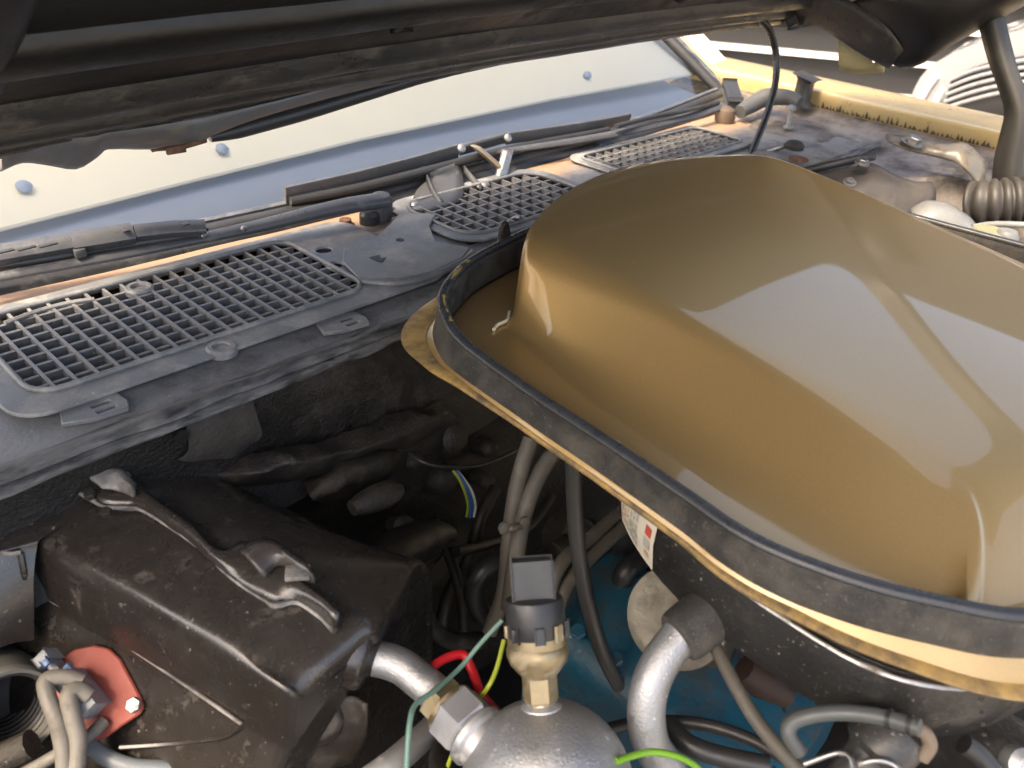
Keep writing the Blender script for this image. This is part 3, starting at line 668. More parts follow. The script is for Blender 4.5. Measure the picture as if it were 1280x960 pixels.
lathe('pivot_cap', W(905, 152, z=.004), ZU, [(.018, 0), (.019, .010), (.016, .022), (.006, .028)], mat('rusty pivot', (.16, .11, .075), .55, .4, (.09, .07, .05), 40, .6), w2, 16)
box('arm_head', wz(915, 118, .032), (Vector((.55, .6, .35)), Vector((.7, -.6, 0)), ZU), (.06, .02, .016), WBLK, w2, .005)

# bent bracket between the wipers, two bolts hold it to the cowl
nb = thing('wiper_stop_bracket', 'bent sheet metal bracket bolted to the copper coloured cowl', 'bracket', W(545, 245, z=.002))
SM = mat('grey sheet metal', (.10, .102, .105), .45, .3, (.07, .071, .073), 20, .6, dirt=(.15, .14, .12), dscale=25, damt=.3)
loft('plate', [[W(512, 262, z=.008), W(520, 240, z=.010), W(533, 226, z=.014), W(537, 214, z=.026)], [W(540, 263, z=.008), W(548, 244, z=.010), W(560, 222, z=.015), W(563, 206, z=.028)],
               [W(575, 252, z=.008), W(580, 238, z=.010), W(577, 214, z=.016), W(576, 198, z=.03)]], SM, nb, (2, 3), thick=.0022, smooth=35)
loft('side_flange', [[W(533, 226, z=.014), W(541, 246, z=.010), W(552, 258, z=.007)], [W(533, 216, z=.024), W(543, 238, z=.018), W(555, 252, z=.010)]], SM, nb, (1, 2), thick=.002)
loft('side_flange', [[W(577, 212, z=.014), W(588, 226, z=.011), W(600, 238, z=.007)], [W(578, 204, z=.023), W(590, 218, z=.018), W(604, 233, z=.009)]], SM, nb, (1, 2), thick=.002)
loft('clip_loop', [[W(512, 228, z=.012), W(517, 210, z=.026), W(533, 206, z=.028), W(530, 222, z=.015)], [W(514, 229, z=.013), W(519, 213, z=.026), W(531, 209, z=.028), W(528, 221, z=.016)]], SM, nb, (1, 3), thick=.002)
prism('foot', [W(a, b, z=.004) for a, b in ((508, 254), (520, 248), (538, 252), (545, 262), (522, 270), (514, 264))], ZU, .0025, SM, nb, .0006)
for a, b in ((518, 257), (605, 232)):
    lathe('bolt', W(a, b, z=.0068), ZU, [(.0085, 0), (.0085, .002), (.006, .0045), (.002, .0055)], STEEL, nb, 14)
for a, b, lb in ((487, 268, 'rusty bolt head in the cowl between wiper pivot and bent bracket'), (432, 282, 'rusty bolt head in the cowl half hidden under the wiper arm')):
    tag(lathe('cowl_bolt', W(a, b, z=.002), ZU, [(.011, 0), (.011, .002), (.007, .003), (.007, .008), (.003, .009)], RUST, None, 12), lb, 'bolt', 'rusty cowl bolts')

# ================================================================== shaker scoop
XC = .682
sc = thing('shaker_scoop', 'gold metallic shaker hood scoop with rubber seal around its base', 'scoop', (XC, .2, .03))
SEALP = [(.49, .478), (.448, .463), (.410, .440), (.391, .414), (.381, .385), (.369, .304), (.363, .233), (.356, .165), (.352, .130), (.355, .10), (.367, .062), (.384, .029), (.406, -.004), (.447, -.036), (.51, -.062), (.59, -.078), (.682, -.083)]
half = [Vector((x, y, 0)) for x, y in SEALP]
back = [Vector((.682, .497, 0)), Vector((.58, .493, 0))]
path = back + half
path = crom(path, 6)
path = path + [Vector((2 * XC - p.x, p.y, 0)) for p in reversed(path[1:-1])]
def offs(P, d):
    out = []; n_ = len(P)
    for i in range(n_):
        t = (P[(i + 1) % n_] - P[i - 1]).normalized(); out.append(P[i] + Vector((-t.y, t.x, 0)) * d)
    return out
# outward sign
SG = 1 if (offs(path, .01)[n_i := len(path) // 4] - Vector((XC, .2, 0))).length > (path[n_i] - Vector((XC, .2, 0))).length else -1
def rear(y): k = max(0, min(1, (y - .37) / .09)); return k * k * (3 - 2 * k)
def slim(y):      # the seal stands steeper along the middle of its side
    return 1 - .75 * max(0, min(1, (y - .09) / .07)) * max(0, min(1, (.39 - y) / .08))
def ring(d, z):
    out = []
    for p, o_ in zip(path, offs(path, SG)):
        k = d * slim(p.y) if d > 0 and z < .056 else d
        out.append(p + (o_ - p) * k + Vector((0, 0, z + (.011 * rear(p.y) if z > .05 else 0))))
    return out
def lipd(i_d, z0):      # gold lip is wider at the rear corners
    out = []
    for p, o_ in zip(path, offs(path, 1.0 * SG)):
        nv = o_ - p; z = z0 - .011 * max(0, min(1, (.09 - p.y) / .10)); k = 1 + .9 * max(0, min(1, (.09 - p.y) / .1)) + 2.4 * math.exp(-((p.y - .45) / .045) ** 2) * min(1, abs(p.x - XC) / .2)
        out.append(p + nv * (i_d * k * slim(p.y) + .0012) + Vector((0, 0, z)))
    return out
loft('flange', [ring(-.045, .0425), ring(-.025, .0425), ring(-.010, .041), ring(-.002, .037), ring(.003, .032), lipd(.005, .0285), ring(-.012, .022)], GOLD, sc, closed=True, smooth=50)
loft('flange_lip', [lipd(.0035, .0302), lipd(.006, .0298), lipd(.0085, .0295), lipd(.0098, .0285), lipd(.009, .0265), lipd(.004, .0258)], GOLDW, sc, closed=True, smooth=60)
V = ring(-.038, .0422)
mesh('flange_floor', V, [tuple(range(len(V)))], GOLD, sc, 0)
loft('rubber_seal', [ring(-.005, .040), ring(-.005, .0505), ring(-.004, .0565), ring(.0, .058), ring(.002, .057), ring(.003, .053), ring(.0048, .045), ring(.0065, .038), ring(.0058, .034), ring(-.004, .033)], RUBBER, sc, closed=True, smooth=60)
loft('seal_bead', [ring(-.0008 + .0042 * math.cos(a), .0588 + .0032 * math.sin(a)) for a in [2 * math.pi * k / 12 for k in range(13)]], BEAD, sc, closed=True, smooth=80)
# scoop shell: stations from the open rear to the nose
ST = [  # y, half crease, half base, crease z, crown z
    (.405, .206, .226, .1105, .1150), (.396, .213, .232, .1115, .1165), (.37, .213, .238, .1100, .1150), (.30, .205, .250, .1020, .1075), (.22, .198, .264, .0925, .0975), (.15, .195, .277, .0840, .0890),
    (.10, .196, .285, .0770, .0820), (.065, .198, .282, .0715, .0765), (.045, .198, .288, .069, .074)]
def prof_pts(wc_, wb, zc, zt, zb=.0403, fo=.022, fr=.03, r=.013):
    """half profile from the crown out to the flange, rounded at crease and foot"""
    ctl = []
    N1 = 14
    def topz(u): return zt - (zt - zc) * (.15 * u + .85 * u * u)
    A = Vector((wc_ - r, topz((wc_ - r) / wc_))); Bc = Vector((wc_, zc)); dn = Vector((wb, zb + .004)) - Bc
    D = Bc + dn.normalized() * min(r * .8, dn.length * .36)
    for i in range(N1): u = i / N1 * (wc_ - r) / wc_; ctl.append(Vector((u * wc_, topz(u))))
    for k in range(9):
        t = k / 8; ctl.append(A * (1 - t) ** 2 + Bc * 2 * t * (1 - t) + D * t * t)
    E_ = Vector((wb, zb)); Fo = Vector((wb + fo, zb)); G = E_ + (Bc - E_).normalized() * min(fr, (E_ - D).length * .6)
    for k in range(1, 7): ctl.append(D.lerp(G, k / 7) + Vector((0, 0)))
    for k in range(8):
        t = k / 7; ctl.append(G * (1 - t) ** 2 + E_ * 2 * t * (1 - t) + Fo * t * t)
    return ctl
rows = []
ST = [q_ for q_ in ST if q_[0] > .05]
ST[-1] = (.053, .198, .276, .0695, .0745)
keys = crom([Vector((q_[0], q_[1], q_[2])) for q_ in ST], 5); key2 = crom([Vector((q_[0], q_[3], q_[4])) for q_ in ST], 5)
for a, b in zip(keys, key2):
    pr = prof_pts(a.y, a.z, b.y, b.z, fo=.005 + .017 * max(0, min(1, (a.x - .05) / .1)) * max(.25, min(1, (.42 - a.x) / .14)), fr=.030 * max(.3, min(1, (.42 - a.x) / .14)), r=.013 + .012 * max(0, min(1, (a.x - .28) / .1))); y = a.x
    k = max(0, (y - .30) / .095); kf = max(0, min(1, (.20 - y) / .147)) ** 2
    row = []
    for sgn, P_ in ((-1, list(reversed(pr))), (1, pr[1:])):
        for p in P_:
            u2 = max(0, 1 - (p.x / .198) ** 2)
            row.append(Vector((XC + sgn * p.x, y + .056 * k * k * max(0, 1 - (p.x / .222) ** 2) - .050 * kf * u2 - (.036 * kf * max(0, min(1, (p.x - .198) / .08))), p.y + .0015)))
    rows.append(row)
E0 = rows[-1]; Em = rows[-2]                       # blunt nose: roll over the front edge down to the flange
for t in (.03, .07, .12, .18, .26, .36, .48, .62, .76, .88, 1.0):
    row = []
    for p, pm in zip(E0, Em):
        u = abs(p.x - XC); sgn = 1 if p.x > XC else -1
        uu = min(u, .198); bx = uu * (.268 / .198); B_ = Vector((XC + sgn * bx, .012 - .085 * max(0, 1 - (uu / .198) ** 2), .0415))
        if u > .198: B_ = B_.lerp(Vector((XC + sgn * (.268 + (u - .198) * .25), .014, .0415)), 1)
        fw_ = (p - pm).normalized(); P1 = p + fw_ * .016 * max(0, 1 - max(0, u - .21) / .03) + (B_ - p) * .12
        row.append(p * (1 - t) ** 2 + P1 * 2 * t * (1 - t) + B_ * t * t)
    rows.append(row)
shell = loft('scoop_shell', rows, GOLD, sc, smooth=180)
# rear mouth: rolled edge and dark throat
r0 = rows[0]; m0 = len(r0)
inn = [Vector((XC + (p.x - XC) * .95, p.y - .004, .049 + (p.z - .049) * .86)) for p in r0]
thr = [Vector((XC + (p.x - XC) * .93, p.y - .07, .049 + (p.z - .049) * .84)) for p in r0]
loft('mouth_edge', [r0, [p + Vector((0, .003, 0)) + (q_ - p) * .4 for p, q_ in zip(r0, inn)], inn, thr], GOLD, sc, smooth=50)
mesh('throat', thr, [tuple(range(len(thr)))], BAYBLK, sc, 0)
tube('drain_lip', [W(a, b, z=.0445) for a, b in ((617, 412), (622, 406), (634, 400), (637, 390))], .0016, mat('pale gold edge', (.7, .62, .42), .4), sc, 6, 4)
lathe('pop_rivet', W(768, 556, z=.0440), ZU, [(.0045, 0), (.004, .002), (.001, .003)], mat('dirty rivet', (.4, .36, .3), .5, .4), sc, 10)
lathe('paint_drip', W(1070, 690, z=.0432), ZU, [(.003, 0), (.002, .001), (.0005, .0014)], GOLD, sc, 8)
# worn yellow paint along the top of the seal at the rear corner
WP = [p for p in ring(-.0015, .0612) if p.x < .49 and .405 < p.y < .482]
tube('worn_paint', WP, [max(.0003, .0026 * (.5 + noise.noise(p * 140))) for p in WP], mat('yellow paint wear', (.42, .28, .05), .6, 0, (.2, .14, .04), 90, .4), sc, 8, 2, flat=.5, up=(0, 0, 1))
tag(loft('seal_tab', [[W(a, b, y=.50) for a, b in ((622, 305), (626, 285), (632, 276))], [W(a, b, y=.50) for a, b in ((636, 305), (637, 290), (634, 278))]], GREY, None, (3, 3), thick=.003), 'thin bent metal tab standing between gold scoop and small grille', 'tab')

# ================================================================== air cleaner under the scoop
ac = thing('air_cleaner', 'black dusty air cleaner pan with paper sticker under the gold scoop', 'air cleaner', (XC, .1, -.08))
PC = Vector((.690, .075)); PRX, PRY = .331, .262
def pan(a, z, d=0):
    c, s = math.cos(a), math.sin(a); e = .78
    py_ = PRY if s > 0 else .136
    return Vector((PC.x + (PRX + d) * math.copysign(abs(c) ** e, c), PC.y + (py_ + d) * math.copysign(abs(s) ** e, s), z))
A_ = [2 * math.pi * k / 96 for k in range(96)]
loft('pan', [[pan(a, .013, -.06) for a in A_], [pan(a, .013, -.006) for a in A_], [pan(a, .009, -.004) for a in A_], [pan(a, -.02, -.005) for a in A_], [pan(a, -.040, -.008) for a in A_], [pan(a, -.046, -.014) for a in A_], [pan(a, -.049, -.09) for a in A_]], PANM, ac, closed=True, cap=True, smooth=50)
loft('chrome_lip', [[pan(a, .0125 + .002 * math.sin(b), -.001 + .002 * math.cos(b)) for a in A_] for b in [2 * math.pi * k / 6 for k in range(7)]], STEEL, ac, closed=True, smooth=80)
PAN_FIT = None
def panfind(px, py):
    best = None
    d = ray(px, py).normalized()
    for i in range(900):
        a = math.pi * .55 + i / 900 * math.pi * .9
        p0 = pan(a, 0, -.004); nrm = Vector((math.cos(a), math.sin(a), 0))
        if d.dot(nrm) >= 0: continue
        # height where the ray passes this azimuth of the wall
        t = ((p0.x - CAM.x) * d.x + (p0.y - CAM.y) * d.y) / (d.x * d.x + d.y * d.y)
        hp_ = CAM + d * t; e = (hp_.x - p0.x) ** 2 + (hp_.y - p0.y) ** 2
        if best is None or e < best[0]: best = (e, a, hp_.z)
    return best[1], best[2]
sa0, _ = panfind(774, 640); sa1, _ = panfind(820, 672)
sa0, sa1 = min(sa0, sa1), max(sa0, sa1)
z0s, z1s = -.038, .008
def sgrid(a0, a1, z0, z1, d, n=8): return [[pan(a0 + (a1 - a0) * i / n, z, -.004 - .004 * max(0, -z - .02) / .02 + d) for i in range(n + 1)] for z in (z0, (z0 + z1) / 2, z1)]
st = loft('sticker', sgrid(sa0, sa1, z0s, z1s, .0009), STICK, ac, smooth=60)
sw = sa1 - sa0
for k in range(7):
    u0 = sa0 + sw * (.06 + .085 * k); zz = z0s + .004
    while zz < z1s - .008:
        ln = random.uniform(.003, .008)
        loft('print_line', sgrid(u0, u0 + sw * (.028 if k < 4 else .05), zz, zz + ln, .0013, 2), INKR if k < 4 else INKG, st, smooth=0); zz += ln + .002
loft('red_emblem', sgrid(sa0 + sw * .80, sa0 + sw * .93, -.012, -.004, .0013, 2), mat('red ink', (.5, .08, .06), .5), st, smooth=0)
loft('print_block', sgrid(sa0 + sw * .80, sa0 + sw * .93, -.023, -.014, .0013, 2), INKG, st, smooth=0)
loft('print_block', sgrid(sa0 + sw * .82, sa0 + sw * .92, -.031, -.026, .0013, 2), INKR, st, smooth=0)
for k in range(5):
    c = pan(panfind(1232, 860 + k * 16)[0], .0 - k * .012, -.002)
    lathe('dimple', c, (-1, -.4, 0), [(.0016, 0), (.001, .0008)], GREY, ac, 8)

# ================================================================== heater case
hb = thing('heater_case', 'brown black fibreglass heater case with chipped flange below the large cowl grille', 'heater case', (.19, .42, -.45))
def HX(y): return .098 + (.53 - y) * .27
sec = [(.185, -.42), (.180, -.20), (.165, -.115), (.135, -.078), (.10, -.060), (.070, -.052), (.058, -.051), (.045, -.053), (.022, -.0565), (.006, -.060), (.000, -.066), (-.004, -.078), (-.007, -.095), (-.010, -.110), (-.014, -.118), (-.038, -.156), (-.062, -.195), (-.09, -.27), (-.11, -.45)]
rows = []
for y, k in ((.545, 1), (.50, 1), (.46, 1), (.42, 1), (.38, 1), (.345, 1), (.318, 1), (.304, .99), (.298, .965), (.296, .90)):
    row = []
    for dx, z in sec:
        x = HX(y) + .06 + (dx - .06) * k; zz = -.20 + (z + .20) * k
        zz += (.010 * max(0, (.345 - y) / .05) * -1 if -.065 < z else 0)
        yy = y + max(0, dx - .07) * .55 * max(0, (.40 - y) / .1)
        row.append((x, yy, zz))
    rows.append(row)
loft('case', rows, HBOX, hb, (3, 3), jitter=.0009, jscale=40, smooth=180, cap=False)
cap = [Vector(p) for p in crom(rows[-1], 3)]
mesh('case_end', cap + [Vector((HX(.296) - .10, .296, -.47)), ], [tuple(range(len(cap) + 1))], HBOX, hb, 0)
loft('side_housing', [[W(a, b, z=c) for a, b, c in r_h] for r_h in (((140, 590, -.075), (60, 618, -.075), (-90, 665, -.075)), ((150, 612, -.0565), (70, 640, -.057), (-90, 690, -.058)), ((60, 668, -.058), (10, 684, -.059), (-90, 710, -.060)),
    ((46, 686, -.064), (4, 696, -.063), (-90, 724, -.066)), ((42, 735, -.088), (0, 745, -.085), (-90, 785, -.085)), ((42, 800, -.125), (0, 810, -.118), (-90, 860, -.115)))], HBOX, hb, (4, 5), smooth=60, jitter=.001, jscale=40)
# chipped flange plates along the ridge
up_e = [(84, 601), (98, 588), (120, 579), (148, 584), (170, 606), (200, 630), (235, 655), (262, 684), (282, 690), (300, 678), (328, 682), (352, 700), (378, 728), (405, 750), (425, 768)]
lo_e = [(92, 611), (112, 622), (130, 632), (160, 634), (178, 637), (215, 660), (248, 684), (272, 706), (290, 722), (312, 738), (332, 750), (345, 756), (372, 752), (400, 770), (418, 788)]
fl = loft('flange', [[W(a, b, z=-.0445 - .00 * i) for i, (a, b) in enumerate(up_e)], [W(a * .6 + c * .4, b * .6 + d * .4, z=-.0425 - .0003 * i) for i, ((a, b), (c, d)) in enumerate(zip(up_e, lo_e))], [W(c, d, z=-.0475 - .0006 * i) for i, (c, d) in enumerate(lo_e)]], HBOX, hb, (3, 2), thick=.004, jitter=.0012, jscale=50, smooth=60)
tube('chipped_edge', [W(c, d + 1, z=-.0465 - .0006 * i) for i, (c, d) in enumerate(lo_e)], [.0016, .002, .0012, .0024, .0015, .0012, .001, .0012, .0014, .0012, .0012, .0026, .0022, .0018, .0024], HEDGE, hb, 6, 4)
tube('chipped_edge', [W(c, d, z=-.0435) for c, d in up_e[:5]], [.0012, .003, .0035, .003, .0012], HEDGE, hb, 6, 4)
loft('torn_cap', [[W(a, b, z=-.040) for a, b in ((98, 592), (120, 580), (145, 585), (168, 605))], [W(a, b, z=-.036) for a, b in ((118, 600), (132, 592), (150, 597), (166, 612))], [W(a, b, z=-.041) for a, b in ((128, 612), (142, 612), (156, 616), (166, 622))]], HEDGE, hb, (3, 4), thick=.003, jitter=.002, jscale=70, smooth=60)
cl = loft('clip', [[W(a, b, z=-.040) for a, b in ((300, 690), (316, 678), (338, 676), (360, 690), (376, 698))], [W(a, b, z=-.034) for a, b in ((312, 700), (330, 690), (350, 690), (372, 704), (388, 714))], [W(a, b, z=-.042) for a, b in ((330, 722), (345, 708), (360, 708), (375, 722), (395, 728))]], mat('glossy brown clip', (.06, .05, .045), .25), hb, (3, 4), thick=.003, smooth=60)
box('clip_tab', W(372, 716, z=-.036), (Vector((.8, -.6, 0)), Vector((.6, .8, 0)), ZU), (.016, .012, .004), HEDGE, hb, .001)
for a, b in ((114, 621), (134, 643), (318, 724), (66, 684)):
    hexnut('screw', W(a, b, z=-.0455 if a < 200 else -.052 if a < 400 else -.05), (-.2, -.1, 1), .0042, .005, GREY, hb)
tube('front_rib', [W(a, b, z=c) for a, b, c in ((-10, 688, -.062), (12, 692, -.060), (26, 690, -.060))], .0016, HEDGE, hb, 6, 3)
tube('front_rib', [W(a, b, z=c) for a, b, c in ((26, 692, -.062), (30, 715, -.075), (32, 735, -.09))], .0022, HBOX, hb, 6, 3)
# moulded ribs on the lower face and the lower flange
tube('moulded_rib', [W(a, b, z=c) for a, b, c in ((40, 737, -.1085), (110, 778, -.1085), (170, 815, -.1085), (240, 862, -.1085), (302, 905, -.109))], .0013, HEDGE, hb, 6, 4)
tube('moulded_rib', [W(a, b, z=c) for a, b, c in ((150, 934, -.150), (210, 930, -.146), (278, 922, -.125), (302, 908, -.112))], .0018, HBOX, hb, 6, 4)
# end collar where the aluminium pipe leaves
ce = W(470, 800, z=-.083)
lathe('end_collar', W(436, 812, z=-.090), W(474, 824, z=-.093) - W(436, 812, z=-.090), [(.030, -.035), (.027, -.012), (.0245, .004), (.0235, .012), (.0215, .0155), (.0145, .017), (.0125, .020)], HBOX, hb, 28, smooth=60)
lathe('mount_boss', W(408, 905, z=-.135), (-.25, -1, .35), [(.026, -.03), (.022, -.008), (.015, .0), (.010, .003), (.004, .001)], HBOX, hb, 20, smooth=60)
loft('lower_bracket', [[W(a, b, z=c) for a, b, c in ((360, 880, -.12), (395, 872, -.12), (440, 868, -.12), (458, 880, -.12))], [W(a, b, z=c) for a, b, c in ((350, 925, -.15), (395, 905, -.14), (440, 905, -.14), (460, 915, -.15))], [W(a, b, z=c) for a, b, c in ((345, 980, -.19), (395, 965, -.18), (425, 955, -.18), (440, 950, -.19))]], mat('muddy brown plastic', (.035, .027, .02), .5, 0, (.02, .016, .013), 25, .6, dirt=(.08, .064, .048), dscale=30, damt=.4, bump=.5, bscale=150), hb, (4, 4), thick=.003, jitter=.002, jscale=40, smooth=70)

# rough lumps on the firewall above and right of the heater case
def fw(px, py, d=0): return W(px, py, y=.522 - d)
cvr = thing('firewall_cover', 'greasy pressed cover with dirty round bosses bolted to the firewall', 'cover', fw(430, 600))
loft('pressing', [[fw(240, 590, -.02), fw(330, 565, .005), (fw(420, 545, .005)), fw(500, 515, .005), fw(560, 500, 0)], [fw(250, 597, -.01), fw(340, 578, .025), fw(425, 560, .025), fw(505, 532, .022), fw(568, 512, .01)],
                  [fw(255, 606, -.01), fw(345, 590, .03), fw(430, 574, .03), fw(508, 546, .025), fw(572, 530, .01)], [fw(270, 618, .0), fw(350, 606, .0), fw(438, 590, .0), fw(505, 566, .0), fw(560, 556, 0)]], GREY, cvr, (6, 8), jitter=.006, jscale=45, smooth=70)
loft('lower_lobe', [[fw(375, 600, .0), fw(420, 575, .005), fw(470, 560, .005), fw(500, 560, 0)], [fw(385, 612, .03), fw(430, 592, .04), fw(480, 570, .035), fw(505, 572, .01)], [fw(395, 625, .03), fw(435, 612, .04), fw(475, 596, .035), fw(500, 590, .01)], [fw(410, 636, .0), fw(445, 626, .0), fw(470, 615, .0), fw(490, 600, 0)]], GREY, cvr, (6, 8), jitter=.006, jscale=45, smooth=70)
loft('flaking_sealer', [[fw(242, 515, .0), fw(280, 505, .002), fw(315, 500, 0)], [fw(232, 535, .003), fw(285, 530, .005), fw(322, 525, .003)], [fw(236, 560, .004), fw(285, 558, .006), fw(325, 548, .003)], [fw(220, 575, 0), fw(285, 575, 0.002), fw(310, 562, 0)]], mat('tan sealer', (.05, .043, .034), .7, 0, (.028, .025, .022), 30, .6, bump=.8, bscale=150), cvr, (4, 4), jitter=.003, jscale=50, smooth=70)
lathe('drain_hole', fw(227, 545, .006), (0, -1, 0), [(.006, 0), (.006, .001)], BAYBLK, cvr, 10)
for a, b, r in ((505, 570, .012), (555, 545, .020), (545, 596, .018), (600, 556, .012), (598, 596, .010)):
    lathe('boss', fw(a, b, .0), (-.1, -1, .25), [(r * 1.2, -.02), (r, .012), (r * .8, .022), (r * .3, .025)], GREY, cvr, 14, smooth=60)
ps = tag(loft('heater_hose_stub', [[fw(470 + 45 * math.cos(a) * .0 + k, 640 + e, .06) for k, e in ((0, 0),)] for a in (0,)] if False else [[W(a, b, y=.44) + Vector((0, r * math.cos(t), r * math.sin(t))) for t in [2 * math.pi * i / 10 for i in range(10)]] for a, b, r in ((440, 636, .007), (458, 628, .011), (480, 618, .012), (496, 612, .009), (502, 610, .004))], GREY, None, (3, 1), closed=True, cap=True, smooth=60), 'dirty rounded hose stub sticking out below the firewall cover', 'hose stub')
tag(tube('dark_pipe', [W(a, b, y=c) for a, b, c in ((470, 712, .38), (500, 690, .40), (535, 672, .42), (560, 668, .43))], [.020, .021, .018, .010], BAYBLK, None, 12, 5), 'oily black pipe lying low between heater case and engine', 'pipe')
tag(tube('ground_strap', [fw(512, 566, .03), fw(530, 578, .05), fw(560, 584, .06), fw(600, 582, .06), fw(640, 566, .05), fw(668, 550, .03)], .0022, RUBN, None, 8, 6), 'thin black wire sagging across the firewall cover', 'wire')
for (m_, lb, dx) in ((BLUEW, 'short blue wire end dangling under the firewall cover', 0), (WHITEW, 'short white wire end dangling under the firewall cover', 5), (YGW, 'short yellow green wire end dangling under the firewall cover', -4)):
    tag(tube('loose_wire', [fw(568 + dx * .5, 588, .05), fw(576 + dx * .6, 598, .055), fw(585 + dx, 615, .06), fw(589 + dx, 632, .06), fw(588 + dx - 1, 646, .06)], .0016 if dx else .0026, m_, None, 6, 5), lb, 'wire')

CL = [(((505, 690, .43), (520, 720, .42), (530, 770, .40), (560, 800, .39), (600, 800, .38)), .009, 'black hose curving low between heater case and thick heater hose'),
      (((540, 650, .47), (560, 690, .46), (575, 740, .45), (580, 790, .44)), .006, 'thin black hose dropping from the firewall bosses'),
      (((620, 610, .49), (600, 650, .48), (585, 700, .47), (560, 745, .46), (548, 800, .45)), .0075, 'dark hose slanting across the lower firewall behind the tan hoses'),
      (((690, 620, .47), (660, 660, .46), (610, 680, .45), (570, 690, .44)), .006, 'dark hose running level across the lower firewall')]
for pts_, r_c, lb in CL: tag(tube('dark_hose', [W(a, b, y=c) for a, b, c in pts_], r_c, mat('grimy dark hose', (.018, .017, .015), .5, 0, (.03, .027, .023), 40, .6, dirt=(.07, .06, .045), dscale=40, damt=.35), None, 10, 6), lb, 'hose')
vb2 = thing('vacuum_valve', 'dark vacuum valve block with stubs low on the firewall', 'valve', W(520, 700, y=.46))
box('block', W(520, 690, y=.46), ((.9, .1, .3), YU, (-.3, 0, .9)), (.05, .04, .034), BAYBLK, vb2, .006)
lathe('stub', W(545, 676, y=.445), (.7, -.5, .3), [(.010, -.01), (.010, .014), (.008, .018)], GREY, vb2, 12)
lathe('stub', W(500, 660, y=.455), (-.1, -.8, .6), [(.012, -.01), (.012, .010), (.007, .014)], GREY, vb2, 12)
tube('bracket_arm', [W(a, b, y=c) for a, b, c in ((470, 730, .44), (500, 716, .43), (536, 700, .43), (545, 690, .44))], .006, GREY, vb2, 8, 4, flat=.4)

# ================================================================== blower resistor with connector
rp = [W(a, b, z=c) for a, b, c in ((80, 826, -.128), (104, 812, -.124), (128, 807, -.121), (146, 811, -.120), (158, 824, -.122), (170, 848, -.128), (183, 872, -.135), (186, 884, -.138), (181, 892, -.141), (160, 906, -.147), (140, 920, -.152), (126, 926, -.155), (100, 910, -.153), (80, 870, -.143))]
cen = sum(rp, Vector()) / len(rp)
rn = (rp[4] - cen).cross(rp[0] - cen).normalized()
if rn.z < 0: rn = -rn
rpl = [p - rn * (p - cen).dot(rn) + rn * .006 for p in rp]
rs = thing('blower_resistor', 'red oxide plate with grey wire connector screwed to the heater case', 'resistor', cen)
prism('plate', rpl, rn, .003, REDP, rs, .001)
def onr(px, py, off=.009):
    d = ray(px, py); p0 = cen + rn * off; return CAM + d * ((p0 - CAM).dot(rn) / d.dot(rn))
hexnut('screw', onr(169, 881), rn, .0052, .004, STEEL, rs)
ru = (onr(122, 880, .02) - onr(80, 830, .02)).normalized(); rv = rn.cross(ru)
cn = box('connector', onr(104, 866, .018), (ru, rv, rn), (.030, .013, .020), GREYC, rs, .0015)
box('connector_ear', onr(60, 823, .018), (ru, rv, rn), (.008, .010, .016), GREYC, rs, .001)
box('connector_bridge', onr(78, 842, .016), (ru, rv, rn), (.022, .006, .010), GREYC, rs, .001)
box('blue_latch', onr(88, 842, .026), (ru, rv, rn), (.013, .007, .004), mat('blue plastic', (.08, .14, .26), .4), rs, .001)
box('blue_latch', onr(58, 828, .027), (ru, rv, rn), (.005, .005, .003), MATS['blue plastic'], rs, .001)
hn_ = thing('wire_harness', 'dusty bundle of thick cream wires bent down from the resistor connector', 'wires', onr(70, 940, .0))
tube('wire', [onr(104, 852, .026), onr(82, 846, .030), onr(58, 850, .034), onr(60, 872, .036), onr(72, 905, .036), onr(80, 945, .034), onr(80, 1000, .03)], .0052, CREAMP, hn_, 12, 6)
tube('wire', [onr(112, 870, .026), onr(98, 862, .030), onr(86, 870, .034), onr(92, 900, .034), onr(98, 930, .032), onr(92, 990, .03)], .0055, CREAMP, hn_, 12, 6)
tube('wire', [onr(130, 902, .012), onr(110, 920, .020), onr(60, 950, .026), onr(0, 985, .03)], .0042, CREAMP, hn_, 10, 5)
tube('wire', [onr(40, 930, .02), onr(0, 950, .02), onr(-50, 980, .02)], .010, GREY, hn_, 10, 4)
tag(tube('split_loom', [W(a, b, z=c) for a, b, c in ((105, 925, -.15), (130, 945, -.155), (165, 958, -.158), (215, 962, -.162), (280, 975, -.17))], .0055, mat('blue grey loom', (.12, .15, .18), .5, 0, (.16, .16, .155), 30, .6), None, 10, 6), 'blue grey split loom curving under the red plate', 'wire loom')
# ribbed duct elbow at the lower edge
du = thing('duct_elbow', 'grey flexible duct elbow open towards its ribbed dark inside, beside the red plate', 'duct', W(20, 900, z=-.16))
dax = Vector((-.35, .30, .88)).normalized(); dax = (W(35, 905, z=-.12) - W(-40, 800, z=-.07)).normalized()
db = W(14, 892, z=-.135); dax = ((CAM - db).normalized() + dax * .35).normalized()
DM = mat('grey duct rubber', (.10, .098, .09), .6, 0, (.13, .125, .115), 20, .6, topdust=(.2, .19, .165))
lathe('outer', db - dax * .075, dax, [(.020, 0), (.030, .006), (.031, .03), (.030, .060), (.0305, .066), (.0305, .074), (.029, .077), (.0265, .076), (.0262, .070)], DM, du, 32, smooth=60, caps=False)
pr_ = [(.0264, .074)]
for k in range(8): pr_ += [(.0262, .072 - k * .008), (.0232, .070 - k * .008), (.0232, .067 - k * .008), (.0262, .065 - k * .008)]
lathe('ribbed_liner', db - dax * .075, dax, pr_ + [(.002, .006)], mat('dark liner', (.03, .028, .024), .5, 0, (.05, .046, .04), 30, .6), du, 32, smooth=50, caps=False)

